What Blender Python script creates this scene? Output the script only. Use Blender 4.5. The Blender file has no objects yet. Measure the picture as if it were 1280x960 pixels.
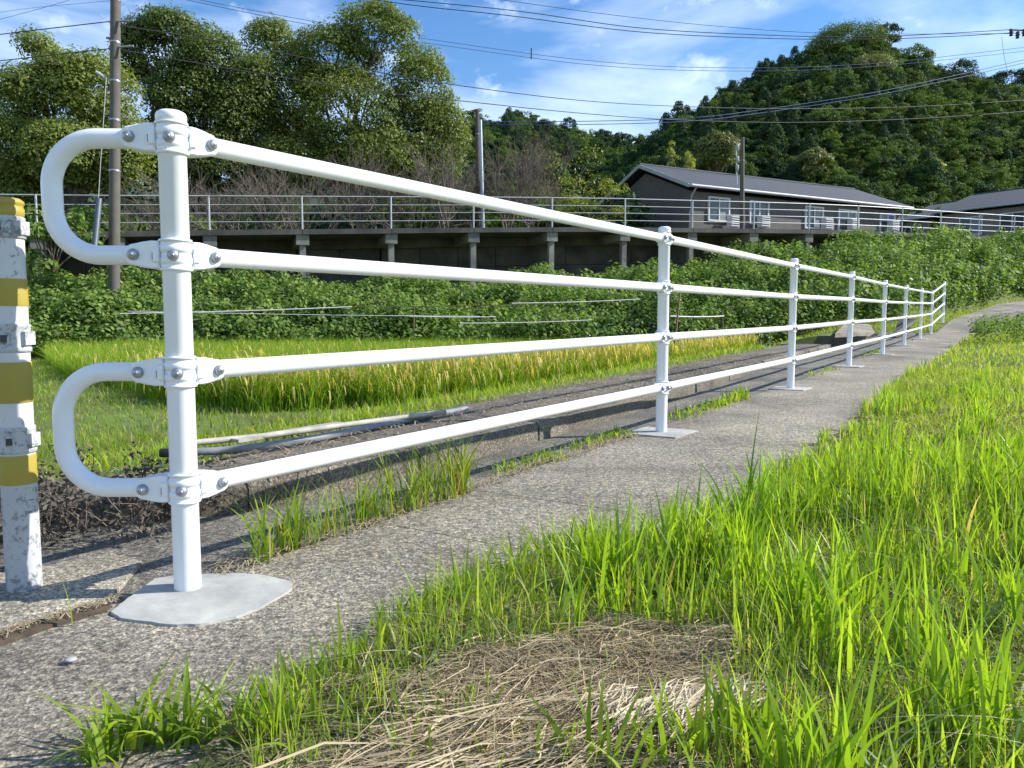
import bpy, math, random
import numpy as np
from mathutils import Vector, Matrix, Euler

# ------------------------------------------------------------------ camera, world, sun, exposure
SC = bpy.context.scene
COL = SC.collection
F = 961.0
PITCH = math.atan(80 / F)
CP, SP = math.cos(PITCH), math.sin(PITCH)
H = 0.617
cam = bpy.data.cameras.new('camera')
cam.sensor_width = 36.0
cam.lens = 36.0 * F / 1280.0
cam.clip_start = 0.05
cam.clip_end = 2000
camo = bpy.data.objects.new('camera', cam)
camo.location = (0, 0, H)
camo.rotation_euler = (math.pi / 2 - PITCH, 0, 0)
COL.objects.link(camo)
SC.camera = camo

SUN_EL = math.radians(36)
SUN_AZ = math.atan2(1.0, 0.10)          # clockwise from +Y
w = bpy.data.worlds.new('World')
SC.world = w
w.use_nodes = True
nt = w.node_tree
nt.nodes.clear()
o_ = nt.nodes.new('ShaderNodeOutputWorld')
bg = nt.nodes.new('ShaderNodeBackground')
bg.inputs['Strength'].default_value = 0.13
sky = nt.nodes.new('ShaderNodeTexSky')
sky.sky_type = 'NISHITA'
sky.sun_disc = False
sky.sun_elevation = SUN_EL
sky.sun_rotation = SUN_AZ
sky.air_density = 1.0
sky.dust_density = 0.05
sky.ozone_density = 1.6
tc = nt.nodes.new('ShaderNodeTexCoord')
mp = nt.nodes.new('ShaderNodeMapping')
mp.inputs['Scale'].default_value = (1.0, 1.6, 3.6)
mp.inputs['Rotation'].default_value = (0.0, 0.35, 0.3)
mp.inputs['Location'].default_value = (0.3, 0.9, 0.2)
n1 = nt.nodes.new('ShaderNodeTexNoise')
n1.inputs['Scale'].default_value = 1.5
n1.inputs['Detail'].default_value = 9
n1.inputs['Roughness'].default_value = 0.56
n1.inputs['Distortion'].default_value = 0.5
cr = nt.nodes.new('ShaderNodeValToRGB')
cr.color_ramp.elements[0].position = 0.46
cr.color_ramp.elements[1].position = 0.80
cr.color_ramp.elements[1].color = (0.9, 0.9, 0.9, 1)
mx = nt.nodes.new('ShaderNodeMixRGB')
mx.inputs['Color2'].default_value = (6.6, 7.3, 8.6, 1)
L = nt.links.new
L(tc.outputs['Generated'], mp.inputs['Vector'])
L(mp.outputs['Vector'], n1.inputs['Vector'])
L(n1.outputs['Fac'], cr.inputs['Fac'])
L(cr.outputs['Color'], mx.inputs['Fac'])
hs = nt.nodes.new('ShaderNodeHueSaturation')
hs.inputs['Saturation'].default_value = 1.28
hs.inputs['Value'].default_value = 0.92
hs.inputs['Hue'].default_value = 0.506
L(sky.outputs['Color'], hs.inputs['Color'])
L(hs.outputs['Color'], mx.inputs['Color1'])
n2 = nt.nodes.new('ShaderNodeTexNoise')
n2.inputs['Scale'].default_value = 14.0
n2.inputs['Detail'].default_value = 7
n2.inputs['Roughness'].default_value = 0.6
mp2 = nt.nodes.new('ShaderNodeMapping')
mp2.inputs['Scale'].default_value = (1, 1, 1.5)
mp2.inputs['Location'].default_value = (0.15, 0.3, 0.0)
L(tc.outputs['Generated'], mp2.inputs['Vector']); L(mp2.outputs['Vector'], n2.inputs['Vector'])
cr2 = nt.nodes.new('ShaderNodeValToRGB')
cr2.color_ramp.elements[0].position = 0.58
cr2.color_ramp.elements[1].position = 0.80
cr2.color_ramp.elements[1].color = (0.65, 0.65, 0.65, 1)
L(n2.outputs['Fac'], cr2.inputs['Fac'])
mx2 = nt.nodes.new('ShaderNodeMixRGB')
mx2.inputs['Color2'].default_value = (6.6, 7.3, 8.6, 1)
L(cr2.outputs['Color'], mx2.inputs['Fac'])
L(mx.outputs['Color'], mx2.inputs['Color1'])
L(mx2.outputs['Color'], bg.inputs['Color'])
L(bg.outputs['Background'], o_.inputs['Surface'])

sun = bpy.data.lights.new('sun', 'SUN')
sun.energy = 4.6
sun.angle = math.radians(0.53)
sun.color = (1.0, 0.955, 0.88)
suno = bpy.data.objects.new('sun', sun)
sd = Vector((math.sin(SUN_AZ) * math.cos(SUN_EL), math.cos(SUN_AZ) * math.cos(SUN_EL), math.sin(SUN_EL)))
suno.rotation_euler = sd.to_track_quat('Z', 'Y').to_euler()
COL.objects.link(suno)

SC.view_settings.view_transform = 'Standard'
SC.view_settings.look = 'None'
SC.view_settings.gamma = 1.0
SC.view_settings.exposure = 0.75
SC.cycles.max_bounces = 8
SC.cycles.transparent_max_bounces = 8

RNG = np.random.default_rng(7)
random.seed(7)


# ------------------------------------------------------------------ helpers
def ray(px, py):
    u = (px - 640) / F
    v = (py - 480) / F
    return Vector((u, CP - SP * v, -v * CP - SP))


def at(px, py, d):
    """point seen at this place of the photograph, d metres in front of the lens"""
    r = ray(px, py)
    return Vector((r.x * d, r.y * d, r.z * d + H))


def tag(o, label=None, cat=None, group=None, kind=None):
    if label: o['label'] = label
    if cat: o['category'] = cat
    if group: o['group'] = group
    if kind: o['kind'] = kind
    return o


def empty(name, loc=(0, 0, 0), rz=0.0):
    o = bpy.data.objects.new(name, None)
    o.empty_display_size = 0.1
    o.location = loc
    o.rotation_euler = (0, 0, rz)
    COL.objects.link(o)
    return o


def link(name, me, parent=None, mat=None, loc=None, rz=None):
    o = bpy.data.objects.new(name, me)
    if mat is not None and len(me.materials) == 0:
        me.materials.append(mat)
    COL.objects.link(o)
    if parent is not None: o.parent = parent
    if loc is not None: o.location = loc
    if rz is not None: o.rotation_euler = (0, 0, rz)
    return o


def mesh_np(name, V, Fc, cols=None, smooth=False):
    """V (N,3); Fc list of int arrays (M,k)"""
    if not isinstance(Fc, (list, tuple)): Fc = [Fc]
    me = bpy.data.meshes.new(name)
    V = np.asarray(V, dtype=np.float32)
    loops = np.concatenate([f.reshape(-1) for f in Fc]).astype(np.int32)
    sizes = np.concatenate([np.full(len(f), f.shape[1], dtype=np.int32) for f in Fc])
    starts = np.concatenate([[0], np.cumsum(sizes)[:-1]]).astype(np.int32)
    me.vertices.add(len(V)); me.vertices.foreach_set('co', V.reshape(-1))
    me.loops.add(len(loops)); me.loops.foreach_set('vertex_index', loops)
    me.polygons.add(len(sizes)); me.polygons.foreach_set('loop_start', starts)
    if smooth: me.polygons.foreach_set('use_smooth', np.ones(len(sizes), dtype=bool))
    me.update(calc_edges=True)
    if cols is not None:
        a = me.color_attributes.new('col', 'FLOAT_COLOR', 'POINT')
        c = np.ones((len(V), 4), dtype=np.float32); c[:, :3] = cols
        a.data.foreach_set('color', c.reshape(-1))
    return me


class MB:
    """collects simple solids into one mesh"""
    def __init__(s):
        s.v = []; s.f = []; s.sm = []

    def add(s, vs, fs, smooth=False):
        n = len(s.v)
        s.v += [tuple(p) for p in vs]
        s.f += [tuple(i + n for i in f) for f in fs]
        s.sm += [smooth] * len(fs)
        return s

    def box(s, c, d, M=None):
        x, y, z = d[0] / 2, d[1] / 2, d[2] / 2
        vs = [Vector((sx * x, sy * y, sz * z)) for sz in (-1, 1) for sy in (-1, 1) for sx in (-1, 1)]
        if M is not None: vs = [M @ p for p in vs]
        vs = [p + Vector(c) for p in vs]
        return s.add(vs, [(0, 2, 3, 1), (4, 5, 7, 6), (0, 1, 5, 4), (2, 6, 7, 3), (0, 4, 6, 2), (1, 3, 7, 5)])

    def tube(s, pts, r, n=12, caps=True, smooth=True):
        pts = [Vector(p) for p in pts]
        if not hasattr(r, '__len__'): r = [r] * len(pts)
        vs = []; fs = []
        up = None
        for i, p in enumerate(pts):
            a = pts[max(i - 1, 0)]; b = pts[min(i + 1, len(pts) - 1)]
            t = (b - a).normalized()
            if up is None:
                up = Vector((0, 0, 1)) if abs(t.z) < 0.95 else Vector((1, 0, 0))
            x = t.cross(up).normalized(); y = x.cross(t).normalized()
            up = y
            for k in range(n):
                a_ = 2 * math.pi * k / n
                vs.append(p + (x * math.cos(a_) + y * math.sin(a_)) * r[i])
        for i in range(len(pts) - 1):
            for k in range(n):
                k2 = (k + 1) % n
                fs.append((i * n + k, (i + 1) * n + k, (i + 1) * n + k2, i * n + k2))
        s.add(vs, fs, smooth)
        if caps:
            s.add(vs[:n], [tuple(range(n))])
            s.add(vs[-n:], [tuple(reversed(range(n)))])
        return s

    def lathe(s, prof, n=32, c=(0, 0, 0), M=None, smooth=True):
        vs = []; fs = []
        for r, z in prof:
            for k in range(n):
                a = 2 * math.pi * k / n
                p = Vector((r * math.cos(a), r * math.sin(a), z))
                if M is not None: p = M @ p
                vs.append(p + Vector(c))
        m = len(prof)
        for i in range(m - 1):
            for k in range(n):
                k2 = (k + 1) % n
                fs.append((i * n + k, i * n + k2, (i + 1) * n + k2, (i + 1) * n + k))
        s.add(vs, fs, smooth)
        if prof[0][0] > 1e-6: s.add(vs[:n], [tuple(reversed(range(n)))])
        if prof[-1][0] > 1e-6: s.add(vs[-n:], [tuple(range(n))])
        return s

    def prism(s, outline, th, M, bev=0.0):
        """outline in local x,z; thickness along local y; M places it"""
        n = len(outline)
        cx = sum(p[0] for p in outline) / n; cz = sum(p[1] for p in outline) / n
        vs = []
        ys = [-th / 2, -th / 2 + bev, th / 2 - bev, th / 2] if bev else [-th / 2, th / 2]
        for j, y in enumerate(ys):
            k = 1.0
            for x, z in outline:
                if bev and j in (0, 3):
                    d = math.hypot(x - cx, z - cz); k = (d - bev) / d
                vs.append(M @ Vector((cx + (x - cx) * k, y, cz + (z - cz) * k)))
        fs = []
        for j in range(len(ys) - 1):
            for i in range(n):
                i2 = (i + 1) % n
                fs.append((j * n + i, j * n + i2, (j + 1) * n + i2, (j + 1) * n + i))
        fs.append(tuple(reversed(range(n))))
        fs.append(tuple((len(ys) - 1) * n + i for i in range(n)))
        return s.add(vs, fs)

    def mesh(s, name, mat=None):
        me = bpy.data.meshes.new(name)
        me.from_pydata(s.v, [], s.f)
        me.polygons.foreach_set('use_smooth', s.sm)
        me.update()
        if mat: me.materials.append(mat)
        return me

    def build(s, name, mat, parent=None, loc=None, rz=None):
        return link(name, s.mesh(name, mat), parent, None, loc, rz)


def smooth01(x):
    x = np.clip(x, 0, 1)
    return x * x * (3 - 2 * x)


def vnoise(x, y, f=1.0, seed=0):
    """cheap smooth noise built from sines, -1..1"""
    r = np.random.default_rng(seed)
    o = 0
    for i in range(5):
        a = r.uniform(0, 2 * math.pi); k = f * r.uniform(.6, 1.7)
        o = o + np.sin((x * math.cos(a) + y * math.sin(a)) * k * 2 * math.pi + r.uniform(0, 6.28))
    return o / 5 * 1.4


def scatter(name, pts, rot, scl, protos, seed=0, parent=None, probs=None):
    """one object whose points carry small plant meshes"""
    n = len(pts)
    me = bpy.data.meshes.new(name)
    me.vertices.add(n); me.vertices.foreach_set('co', np.asarray(pts, dtype=np.float32).reshape(-1))
    a = me.attributes.new('rot', 'FLOAT_VECTOR', 'POINT'); a.data.foreach_set('vector', np.asarray(rot, dtype=np.float32).reshape(-1))
    a = me.attributes.new('scl', 'FLOAT', 'POINT'); a.data.foreach_set('value', np.asarray(scl, dtype=np.float32))
    r = np.random.default_rng(seed)
    a = me.attributes.new('idx', 'INT', 'POINT'); a.data.foreach_set('value', r.choice(len(protos), n, p=probs).astype(np.int32))
    o = link(name, me, parent)
    pc = bpy.data.collections.new(name + '_kinds')
    for p in protos: pc.objects.link(p)
    ng = bpy.data.node_groups.new(name, 'GeometryNodeTree')
    ng.interface.new_socket('Geometry', in_out='INPUT', socket_type='NodeSocketGeometry')
    ng.interface.new_socket('Geometry', in_out='OUTPUT', socket_type='NodeSocketGeometry')
    N = ng.nodes
    gi = N.new('NodeGroupInput'); go = N.new('NodeGroupOutput')
    ci = N.new('GeometryNodeCollectionInfo'); ci.inputs['Collection'].default_value = pc
    ci.inputs['Separate Children'].default_value = True; ci.inputs['Reset Children'].default_value = True
    ip = N.new('GeometryNodeInstanceOnPoints'); ip.inputs['Pick Instance'].default_value = True

    def na(nm, t):
        q = N.new('GeometryNodeInputNamedAttribute'); q.data_type = t; q.inputs['Name'].default_value = nm
        return q.outputs['Attribute']
    ng.links.new(gi.outputs[0], ip.inputs['Points'])
    ng.links.new(ci.outputs[0], ip.inputs['Instance'])
    ng.links.new(na('idx', 'INT'), ip.inputs['Instance Index'])
    ng.links.new(na('rot', 'FLOAT_VECTOR'), ip.inputs['Rotation'])
    ng.links.new(na('scl', 'FLOAT'), ip.inputs['Scale'])
    ng.links.new(ip.outputs[0], go.inputs[0])
    m = o.modifiers.new('scatter', 'NODES'); m.node_group = ng
    return o


# ------------------------------------------------------------------ materials
def M_new(name):
    m = bpy.data.materials.new(name)
    m.use_nodes = True
    n = m.node_tree
    n.nodes.clear()
    out = n.nodes.new('ShaderNodeOutputMaterial')
    b = n.nodes.new('ShaderNodeBsdfPrincipled')
    n.links.new(b.outputs[0], out.inputs[0])
    return m, n, b, out


def nz(n, scale, detail=4, rough=.6, coord='Object', dist=0.0):
    t = n.nodes.new('ShaderNodeTexNoise')
    t.inputs['Scale'].default_value = scale; t.inputs['Detail'].default_value = detail
    t.inputs['Roughness'].default_value = rough; t.inputs['Distortion'].default_value = dist
    c = n.nodes.new('ShaderNodeTexCoord')
    n.links.new(c.outputs[coord], t.inputs['Vector'])
    return t


def ramp(n, src, stops):
    r = n.nodes.new('ShaderNodeValToRGB')
    e = r.color_ramp.elements
    while len(e) < len(stops): e.new(0.5)
    for i, (p, c) in enumerate(stops):
        e[i].position = p
        e[i].color = (*c, 1) if len(c) == 3 else c
    n.links.new(src, r.inputs['Fac'])
    return r


def mix(n, fac, c1, c2, mode='MIX'):
    m = n.nodes.new('ShaderNodeMixRGB'); m.blend_type = mode
    for k, c in (('Fac', fac), ('Color1', c1), ('Color2', c2)):
        if isinstance(c, (int, float)): m.inputs[k].default_value = c
        elif isinstance(c, tuple): m.inputs[k].default_value = (*c, 1)
        else: n.links.new(c, m.inputs[k])
    return m.outputs['Color']


def bump(n, b, src, strength=.3, dist=.01, normal=None):
    u = n.nodes.new('ShaderNodeBump')
    u.inputs['Strength'].default_value = strength; u.inputs['Distance'].default_value = dist
    n.links.new(src, u.inputs['Height'])
    if normal is not None: n.links.new(normal, u.inputs['Normal'])
    n.links.new(u.outputs[0], b.inputs['Normal'])
    return u.outputs[0]


def simple(name, col, rough=.6, metal=0, var=.15, scale=8, bmp=0.0, coat=0):
    m, n, b, o = M_new(name)
    t = nz(n, scale, 5)
    r = ramp(n, t.outputs['Fac'], [(.3, tuple(c * (1 - var) for c in col)), (.7, tuple(min(1, c * (1 + var)) for c in col))])
    n.links.new(r.outputs[0], b.inputs['Base Color'])
    b.inputs['Roughness'].default_value = rough; b.inputs['Metallic'].default_value = metal
    if coat: b.inputs['Coat Weight'].default_value = coat; b.inputs['Coat Roughness'].default_value = .12
    if bmp: bump(n, b, t.outputs['Fac'], bmp, .01)
    return m


def leafmat(name, c1, c2, trans=.35, rough=.5, spec=.35, attr=False, tcol=None, hue=.0):
    m, n, b, o = M_new(name)
    if attr:
        a = n.nodes.new('ShaderNodeAttribute'); a.attribute_name = 'col'
        col = a.outputs['Color']
    else:
        oi = n.nodes.new('ShaderNodeObjectInfo')
        g = n.nodes.new('ShaderNodeNewGeometry')
        t = nz(n, .45, 4)
        n.links.new(g.outputs['Position'], t.inputs['Vector'])
        ad = n.nodes.new('ShaderNodeMath'); ad.operation = 'ADD'
        n.links.new(t.outputs['Fac'], ad.inputs[0]); n.links.new(g.outputs['Random Per Island'], ad.inputs[1])
        ad2 = n.nodes.new('ShaderNodeMath'); ad2.operation = 'ADD'
        n.links.new(ad.outputs[0], ad2.inputs[0]); n.links.new(oi.outputs['Random'], ad2.inputs[1])
        mu = n.nodes.new('ShaderNodeMath'); mu.operation = 'MULTIPLY'; mu.inputs[1].default_value = .36
        n.links.new(ad2.outputs[0], mu.inputs[0])
        r = ramp(n, mu.outputs[0], [(.2, c1), (.8, c2)])
        col = r.outputs[0]
    n.links.new(col, b.inputs['Base Color'])
    b.inputs['Roughness'].default_value = rough
    b.inputs['Specular IOR Level'].default_value = spec
    tr = n.nodes.new('ShaderNodeBsdfTranslucent')
    tcx = mix(n, 1.0, col, tcol or (1.5, 1.55, .5), 'MULTIPLY')
    n.links.new(tcx, tr.inputs['Color'])
    ms = n.nodes.new('ShaderNodeMixShader'); ms.inputs[0].default_value = trans
    n.links.new(b.outputs[0], ms.inputs[1]); n.links.new(tr.outputs[0], ms.inputs[2])
    n.links.new(ms.outputs[0], o.inputs[0])
    return m


def concrete(name, dark, light, sc=1.0, white=.0, bstr=.6, speck=True):
    m, n, b, o = M_new(name)
    big = nz(n, 1.6 * sc, 6, .6)
    base = ramp(n, big.outputs['Fac'], [(.3, dark), (.72, light)]).outputs[0]
    stn = nz(n, .8 * sc, 7, .72, dist=1.2)
    stm = ramp(n, stn.outputs['Fac'], [(.34, (.50, .49, .47)), (.48, (.92, .92, .92)), (.64, (1.22, 1.2, 1.14))])
    base = mix(n, .8, base, stm.outputs[0], 'MULTIPLY')
    if speck:
        st = nz(n, 60 * sc, 6, .8, dist=.3)
        fine = ramp(n, st.outputs['Fac'], [(.38, (.30, .30, .29)), (.5, (.92, .91, .89)), (.62, (2.0, 1.95, 1.85))])
        base = mix(n, .8, base, fine.outputs[0], 'MULTIPLY')
        vo = n.nodes.new('ShaderNodeTexVoronoi'); vo.inputs['Scale'].default_value = 210 * sc
        c = n.nodes.new('ShaderNodeTexCoord'); n.links.new(c.outputs['Object'], vo.inputs['Vector'])
        vr = ramp(n, vo.outputs['Color'], [(.15, (.28, .28, .27)), (.5, (.9, .9, .88)), (.85, (1.95, 1.9, 1.8))])
        base = mix(n, .75, base, vr.outputs[0], 'MULTIPLY')
        nrm = bump(n, b, st.outputs['Fac'], bstr, .006)
        bump(n, b, vo.outputs['Distance'], bstr * .5, .003, nrm)
    else:
        st = nz(n, 14 * sc, 6, .7)
        fine = ramp(n, st.outputs['Fac'], [(.3, (.8, .8, .8)), (.7, (1.15, 1.15, 1.13))])
        base = mix(n, .7, base, fine.outputs[0], 'MULTIPLY')
        bump(n, b, st.outputs['Fac'], bstr * .4, .004)
    n.links.new(base, b.inputs['Base Color'])
    b.inputs['Roughness'].default_value = .88
    return m


MAT = {}
def _white():
    m, n, b, o = M_new('white_paint')
    t = nz(n, 5, 5, .6)
    r = ramp(n, t.outputs['Fac'], [(.25, (.80, .81, .83)), (.75, (.86, .865, .88))])
    sp = nz(n, 60, 3, .7)
    sr = ramp(n, sp.outputs['Fac'], [(.72, (1, 1, 1)), (.78, (.86, .85, .82))])
    n.links.new(mix(n, .6, r.outputs[0], sr.outputs[0], 'MULTIPLY'), b.inputs['Base Color'])
    b.inputs['Roughness'].default_value = .34
    b.inputs['Coat Weight'].default_value = .25; b.inputs['Coat Roughness'].default_value = .15
    t2 = nz(n, 160, 2, .5)
    bump(n, b, t2.outputs['Fac'], .04, .001)
    return m
MAT['white'] = _white()
MAT['galv'] = simple('galvanised', (.36, .38, .41), .42, .7, .18, 40, .1)
MAT['slotdark'] = simple('slot_shadow', (.05, .05, .055), .7)  # near-black boxes paint the shade inside the clamp slots
MAT['path'] = concrete('path_concrete', (.160, .143, .114), (.305, .276, .230), 1.0, bstr=.75)
MAT['strip'] = concrete('gutter_concrete', (.10, .095, .082), (.20, .188, .162), 1.0, bstr=.8)
MAT['pale'] = concrete('pale_concrete', (.23, .205, .165), (.36, .33, .27), 1.2, bstr=.4)
MAT['mortar'] = concrete('fresh_mortar', (.31, .315, .295), (.45, .455, .435), 2.0, bstr=.35, speck=False)
MAT['kerb'] = concrete('kerb_concrete', (.095, .082, .066), (.20, .178, .145), 1.3, bstr=.8)
MAT['oldconc'] = concrete('old_concrete', (.10, .10, .095), (.27, .26, .24), .5, bstr=.3, speck=False)
MAT['stainshadewall'] = concrete('stained_shade_wall', (.018, .018, .018), (.10, .10, .09), .5, bstr=.3, speck=False)  # dark stain, with the shade under the deck also put into the colour
MAT['deckconc'] = concrete('deck_concrete', (.045, .042, .04), (.12, .115, .11), .6, bstr=.3, speck=False)
MAT['steelrail'] = simple('walkway_steel', (.42, .43, .45), .45, .4, .12, 3)
MAT['polec'] = simple('pole_concrete', (.105, .092, .076), .85, 0, .18, 3, .15)
MAT['polew'] = simple('pole_wood', (.09, .07, .055), .9, 0, .25, 6, .2)
MAT['siding'] = simple('brown_siding', (.075, .068, .064), .7, 0, .1, 6)
def _siding(name, col):
    m, n, b, o = M_new(name)
    c = n.nodes.new('ShaderNodeTexCoord')
    wv = n.nodes.new('ShaderNodeTexWave'); wv.wave_type = 'BANDS'; wv.bands_direction = 'Z'; wv.wave_profile = 'SAW'
    wv.inputs['Scale'].default_value = 1.05; wv.inputs['Distortion'].default_value = 0
    n.links.new(c.outputs['Object'], wv.inputs['Vector'])
    t = nz(n, 2.5, 5); t2 = nz(n, 60, 3)
    base = ramp(n, t.outputs['Fac'], [(.3, tuple(k * .85 for k in col)), (.7, tuple(k * 1.15 for k in col))])
    line = ramp(n, wv.outputs['Fac'], [(.0, (.45, .45, .45)), (.06, (1, 1, 1))])
    fine = ramp(n, t2.outputs['Fac'], [(.35, (.75, .75, .75)), (.65, (1.25, 1.25, 1.25))])
    n.links.new(mix(n, 1, mix(n, .8, base.outputs[0], line.outputs[0], 'MULTIPLY'), fine.outputs[0], 'MULTIPLY'), b.inputs['Base Color'])
    b.inputs['Roughness'].default_value = .75
    bump(n, b, wv.outputs['Fac'], .4, .02)
    return m
MAT['siding'] = _siding('brown_siding', (.115, .102, .092))
MAT['siding2'] = _siding('taupe_siding', (.20, .17, .15))
MAT['roof'] = simple('slate_roof', (.045, .052, .064), .8, 0, .15, 3, .1)
MAT['trim'] = simple('pale_trim', (.36, .37, .37), .5, 0, .06, 4)
MAT['frame'] = simple('white_frame', (.62, .62, .61), .5, 0, .05, 4)
MAT['glass'] = simple('window_glass', (.06, .075, .09), .08, 0, .2, 2)
MAT['blue'] = simple('blue_curtain', (.05, .10, .28), .5, 0, .2, 4)
MAT['wire'] = simple('wire_black', (.015, .017, .025), .6)
MAT['wireblue'] = simple('wire_blue', (.04, .08, .22), .5)
MAT['tape'] = simple('white_tape', (.75, .70, .70), .5, 0, .15, 8)
MAT['bark'] = simple('bark', (.10, .08, .062), .9, 0, .3, 6, .4)
MAT['twig'] = simple('twig', (.15, .12, .095), .9, 0, .25, 4)
MAT['darkboard'] = simple('dark_steel_plate', (.035, .03, .028), .7, 0, .3, 6)
MAT['pvcgrey'] = simple('grey_pipe', (.20, .21, .22), .4, 0, .35, 9, .1)
MAT['pvcwhite'] = simple('dusty_white_pipe', (.36, .34, .30), .7, 0, .4, 9, .15)
MAT['stake'] = simple('stake', (.16, .10, .06), .8, 0, .2, 9)
MAT['black'] = simple('black_plastic', (.02, .02, .022), .4)
MAT['bluegrey'] = simple('blue_grey_plastic', (.07, .085, .11), .5)
MAT['blade'] = leafmat('grass_blade', None, None, .52, .42, .35, attr=True, tcol=(1.45, 1.45, .45))
MAT['straw'] = leafmat('dry_straw', None, None, .12, .7, .2, attr=True, tcol=(1.1, 1.0, .8))
MAT['camphor'] = leafmat('camphor_leaf', (.052, .090, .018), (.235, .285, .065), .34, .5, .28, tcol=(1.4, 1.45, .5))
MAT['bankleaf'] = leafmat('bank_leaf', (.058, .115, .026), (.25, .345, .085), .36, .62, .2, tcol=(1.4, 1.5, .5))
MAT['rice'] = leafmat('rice_blade', None, None, .45, .5, .25, attr=True, tcol=(1.4, 1.3, .5))
MAT['forest'] = leafmat('forest_leaf', (.028, .060, .014), (.145, .21, .04), .28, .65, .15, tcol=(1.3, 1.4, .5))
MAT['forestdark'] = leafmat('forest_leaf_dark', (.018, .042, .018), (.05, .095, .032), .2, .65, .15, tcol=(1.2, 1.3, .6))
MAT['yellowleaf'] = leafmat('yellow_green_leaf', (.16, .21, .03), (.32, .34, .07), .4, .5, .3, tcol=(1.3, 1.3, .5))
MAT['dryleaf'] = leafmat('dead_leaf', (.055, .045, .038), (.19, .16, .135), .1, .8, .2, tcol=(1, 1, 1))
MAT['weedleaf'] = leafmat('weed_leaf', (.07, .15, .03), (.16, .30, .06), .35, .45, .4, tcol=(1.4, 1.4, .5))


def _ground():
    m, n, b, o = M_new('soil_and_turf')
    t = nz(n, 1.1, 6, .65, coord='Object')
    c = ramp(n, t.outputs['Fac'], [(.30, (.10, .09, .045)), (.48, (.11, .15, .035)), (.70, (.16, .23, .05))])
    t2 = nz(n, 45, 5, .75)
    f = ramp(n, t2.outputs['Fac'], [(.3, (.5, .5, .45)), (.7, (1.5, 1.45, 1.3))])
    n.links.new(mix(n, .8, c.outputs[0], f.outputs[0], 'MULTIPLY'), b.inputs['Base Color'])
    b.inputs['Roughness'].default_value = .95
    bump(n, b, t2.outputs['Fac'], .8, .03)
    return m
MAT['ground'] = _ground()


def _hill():
    m, n, b, o = M_new('hill_floor')
    t = nz(n, .3, 6, .7)
    c = ramp(n, t.outputs['Fac'], [(.3, (.02, .035, .012)), (.7, (.05, .075, .022))])
    n.links.new(c.outputs[0], b.inputs['Base Color'])
    b.inputs['Roughness'].default_value = .95
    return m
MAT['hill'] = _hill()
MAT['soil'] = simple('dark_soil', (.075, .055, .038), .95, 0, .4, 20, .6)

# ------------------------------------------------------------------ the lie of the land
# fence posts: where each one stands
POST_PX = [(235, 738, 1.76), (826.5, 541, 4.16), (988, 486, 6.55), (1061, 458, 9.0), (1103, 443, 11.5),
           (1130, 432, 14.1), (1150, 424, 16.75), (1163.5, 418, 19.4), (1178.5, 404, 20.45)]
POSTS = [at(px, py, d if d < 2 else d * .972) for px, py, d in POST_PX]
B0 = POSTS[0]
DX, DY = 0.5377, 0.8431
RX, RY = DY, -DX


def SW(x, y):
    dx, dy = x - B0.x, y - B0.y
    return dx * DX + dy * DY, dx * RX + dy * RY


def XY(s, w_):
    return B0.x + s * DX + w_ * RX, B0.y + s * DY + w_ * RY


_ps = [-8, 0] + [SW(p.x, p.y)[0] for p in POSTS[1:8]] + [21.7, 22.3, 27, 34, 60]
_pz = [0, 0] + [p.z for p in POSTS[1:8]] + [.30, .50, .90, 1.35, 2.2]


def ZP(s):
    return np.interp(s, _ps, _pz)


KF_S = [-6, 0.1, .6, 1.5, 3.5, 7, 11, 14, 21]
KF_W = [-1.0, -.84, -.5, -.41, -.44, -.68, -.82, -.88, -1.2]
KB_W = [-1.6, -1.25, -1.0, -1.15, -1.3, -1.38, -1.5, -1.6, -2.0]


def kf(s): return np.interp(s, KF_S, KF_W)
def kb(s): return np.interp(s, KF_S, KB_W)


def edge_w(s): return np.interp(s, [-6, .8, 1.3, 3, 6, 22], [.60, .62, .88, .88, .80, .98]) + .012 * np.sin(7 * np.asarray(s))


# bank of bushes, by the direction u = x / y seen from the camera
def px_u(px): return (px - 640) / F
BU = [px_u(p) for p in (-400, 0, 100, 400, 600, 800, 900, 1000, 1130, 1280, 1500)]
B_BASE = [17, 18.5, 19, 20.5, 20.8, 20.5, 20.5, 21.5, 23, 27.5, 34]
B_TOPY = [21, 22.3, 22.6, 24.8, 26.0, 27, 28, 29, 31, 34.5, 41]
B_TOPZ = [.8, .9, .95, .95, 1.0, 1.45, 2.0, 2.55, 3.05, 3.4, 4.0]


def ground_z(x, y):
    x = np.asarray(x, dtype=float); y = np.asarray(y, dtype=float)
    s, w_ = SW(x, y)
    zp = ZP(s)
    t = smooth01((kb(s) - w_) / 2.6)
    left = (zp + .05) * (1 - t) + (-.35) * t
    right = zp + .015 + .02 * vnoise(x, y, .7, 3) + .05 * smooth01((w_ - .9) / .8)
    under = zp - .13
    z = np.where(w_ > edge_w(s) - .01, right, np.where(w_ > kb(s), under, left))
    # culvert hollow
    cv = (s > 12.5) & (s < 17.4) & (w_ < kf(s) - .02) & (w_ > -2.6)
    z = np.where(cv, zp - .9, z)
    yy = np.maximum(y, .5)
    u = x / yy
    yb = np.interp(u, BU, B_BASE); yt = np.interp(u, BU, B_TOPY); zt = np.interp(u, BU, B_TOPZ)
    f = np.clip((y - yb) / (yt - yb), 0, 1)
    f = f ** .8
    on = np.where(y > 10, f, 0)
    z = z * (1 - on) + zt * on
    return z


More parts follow.
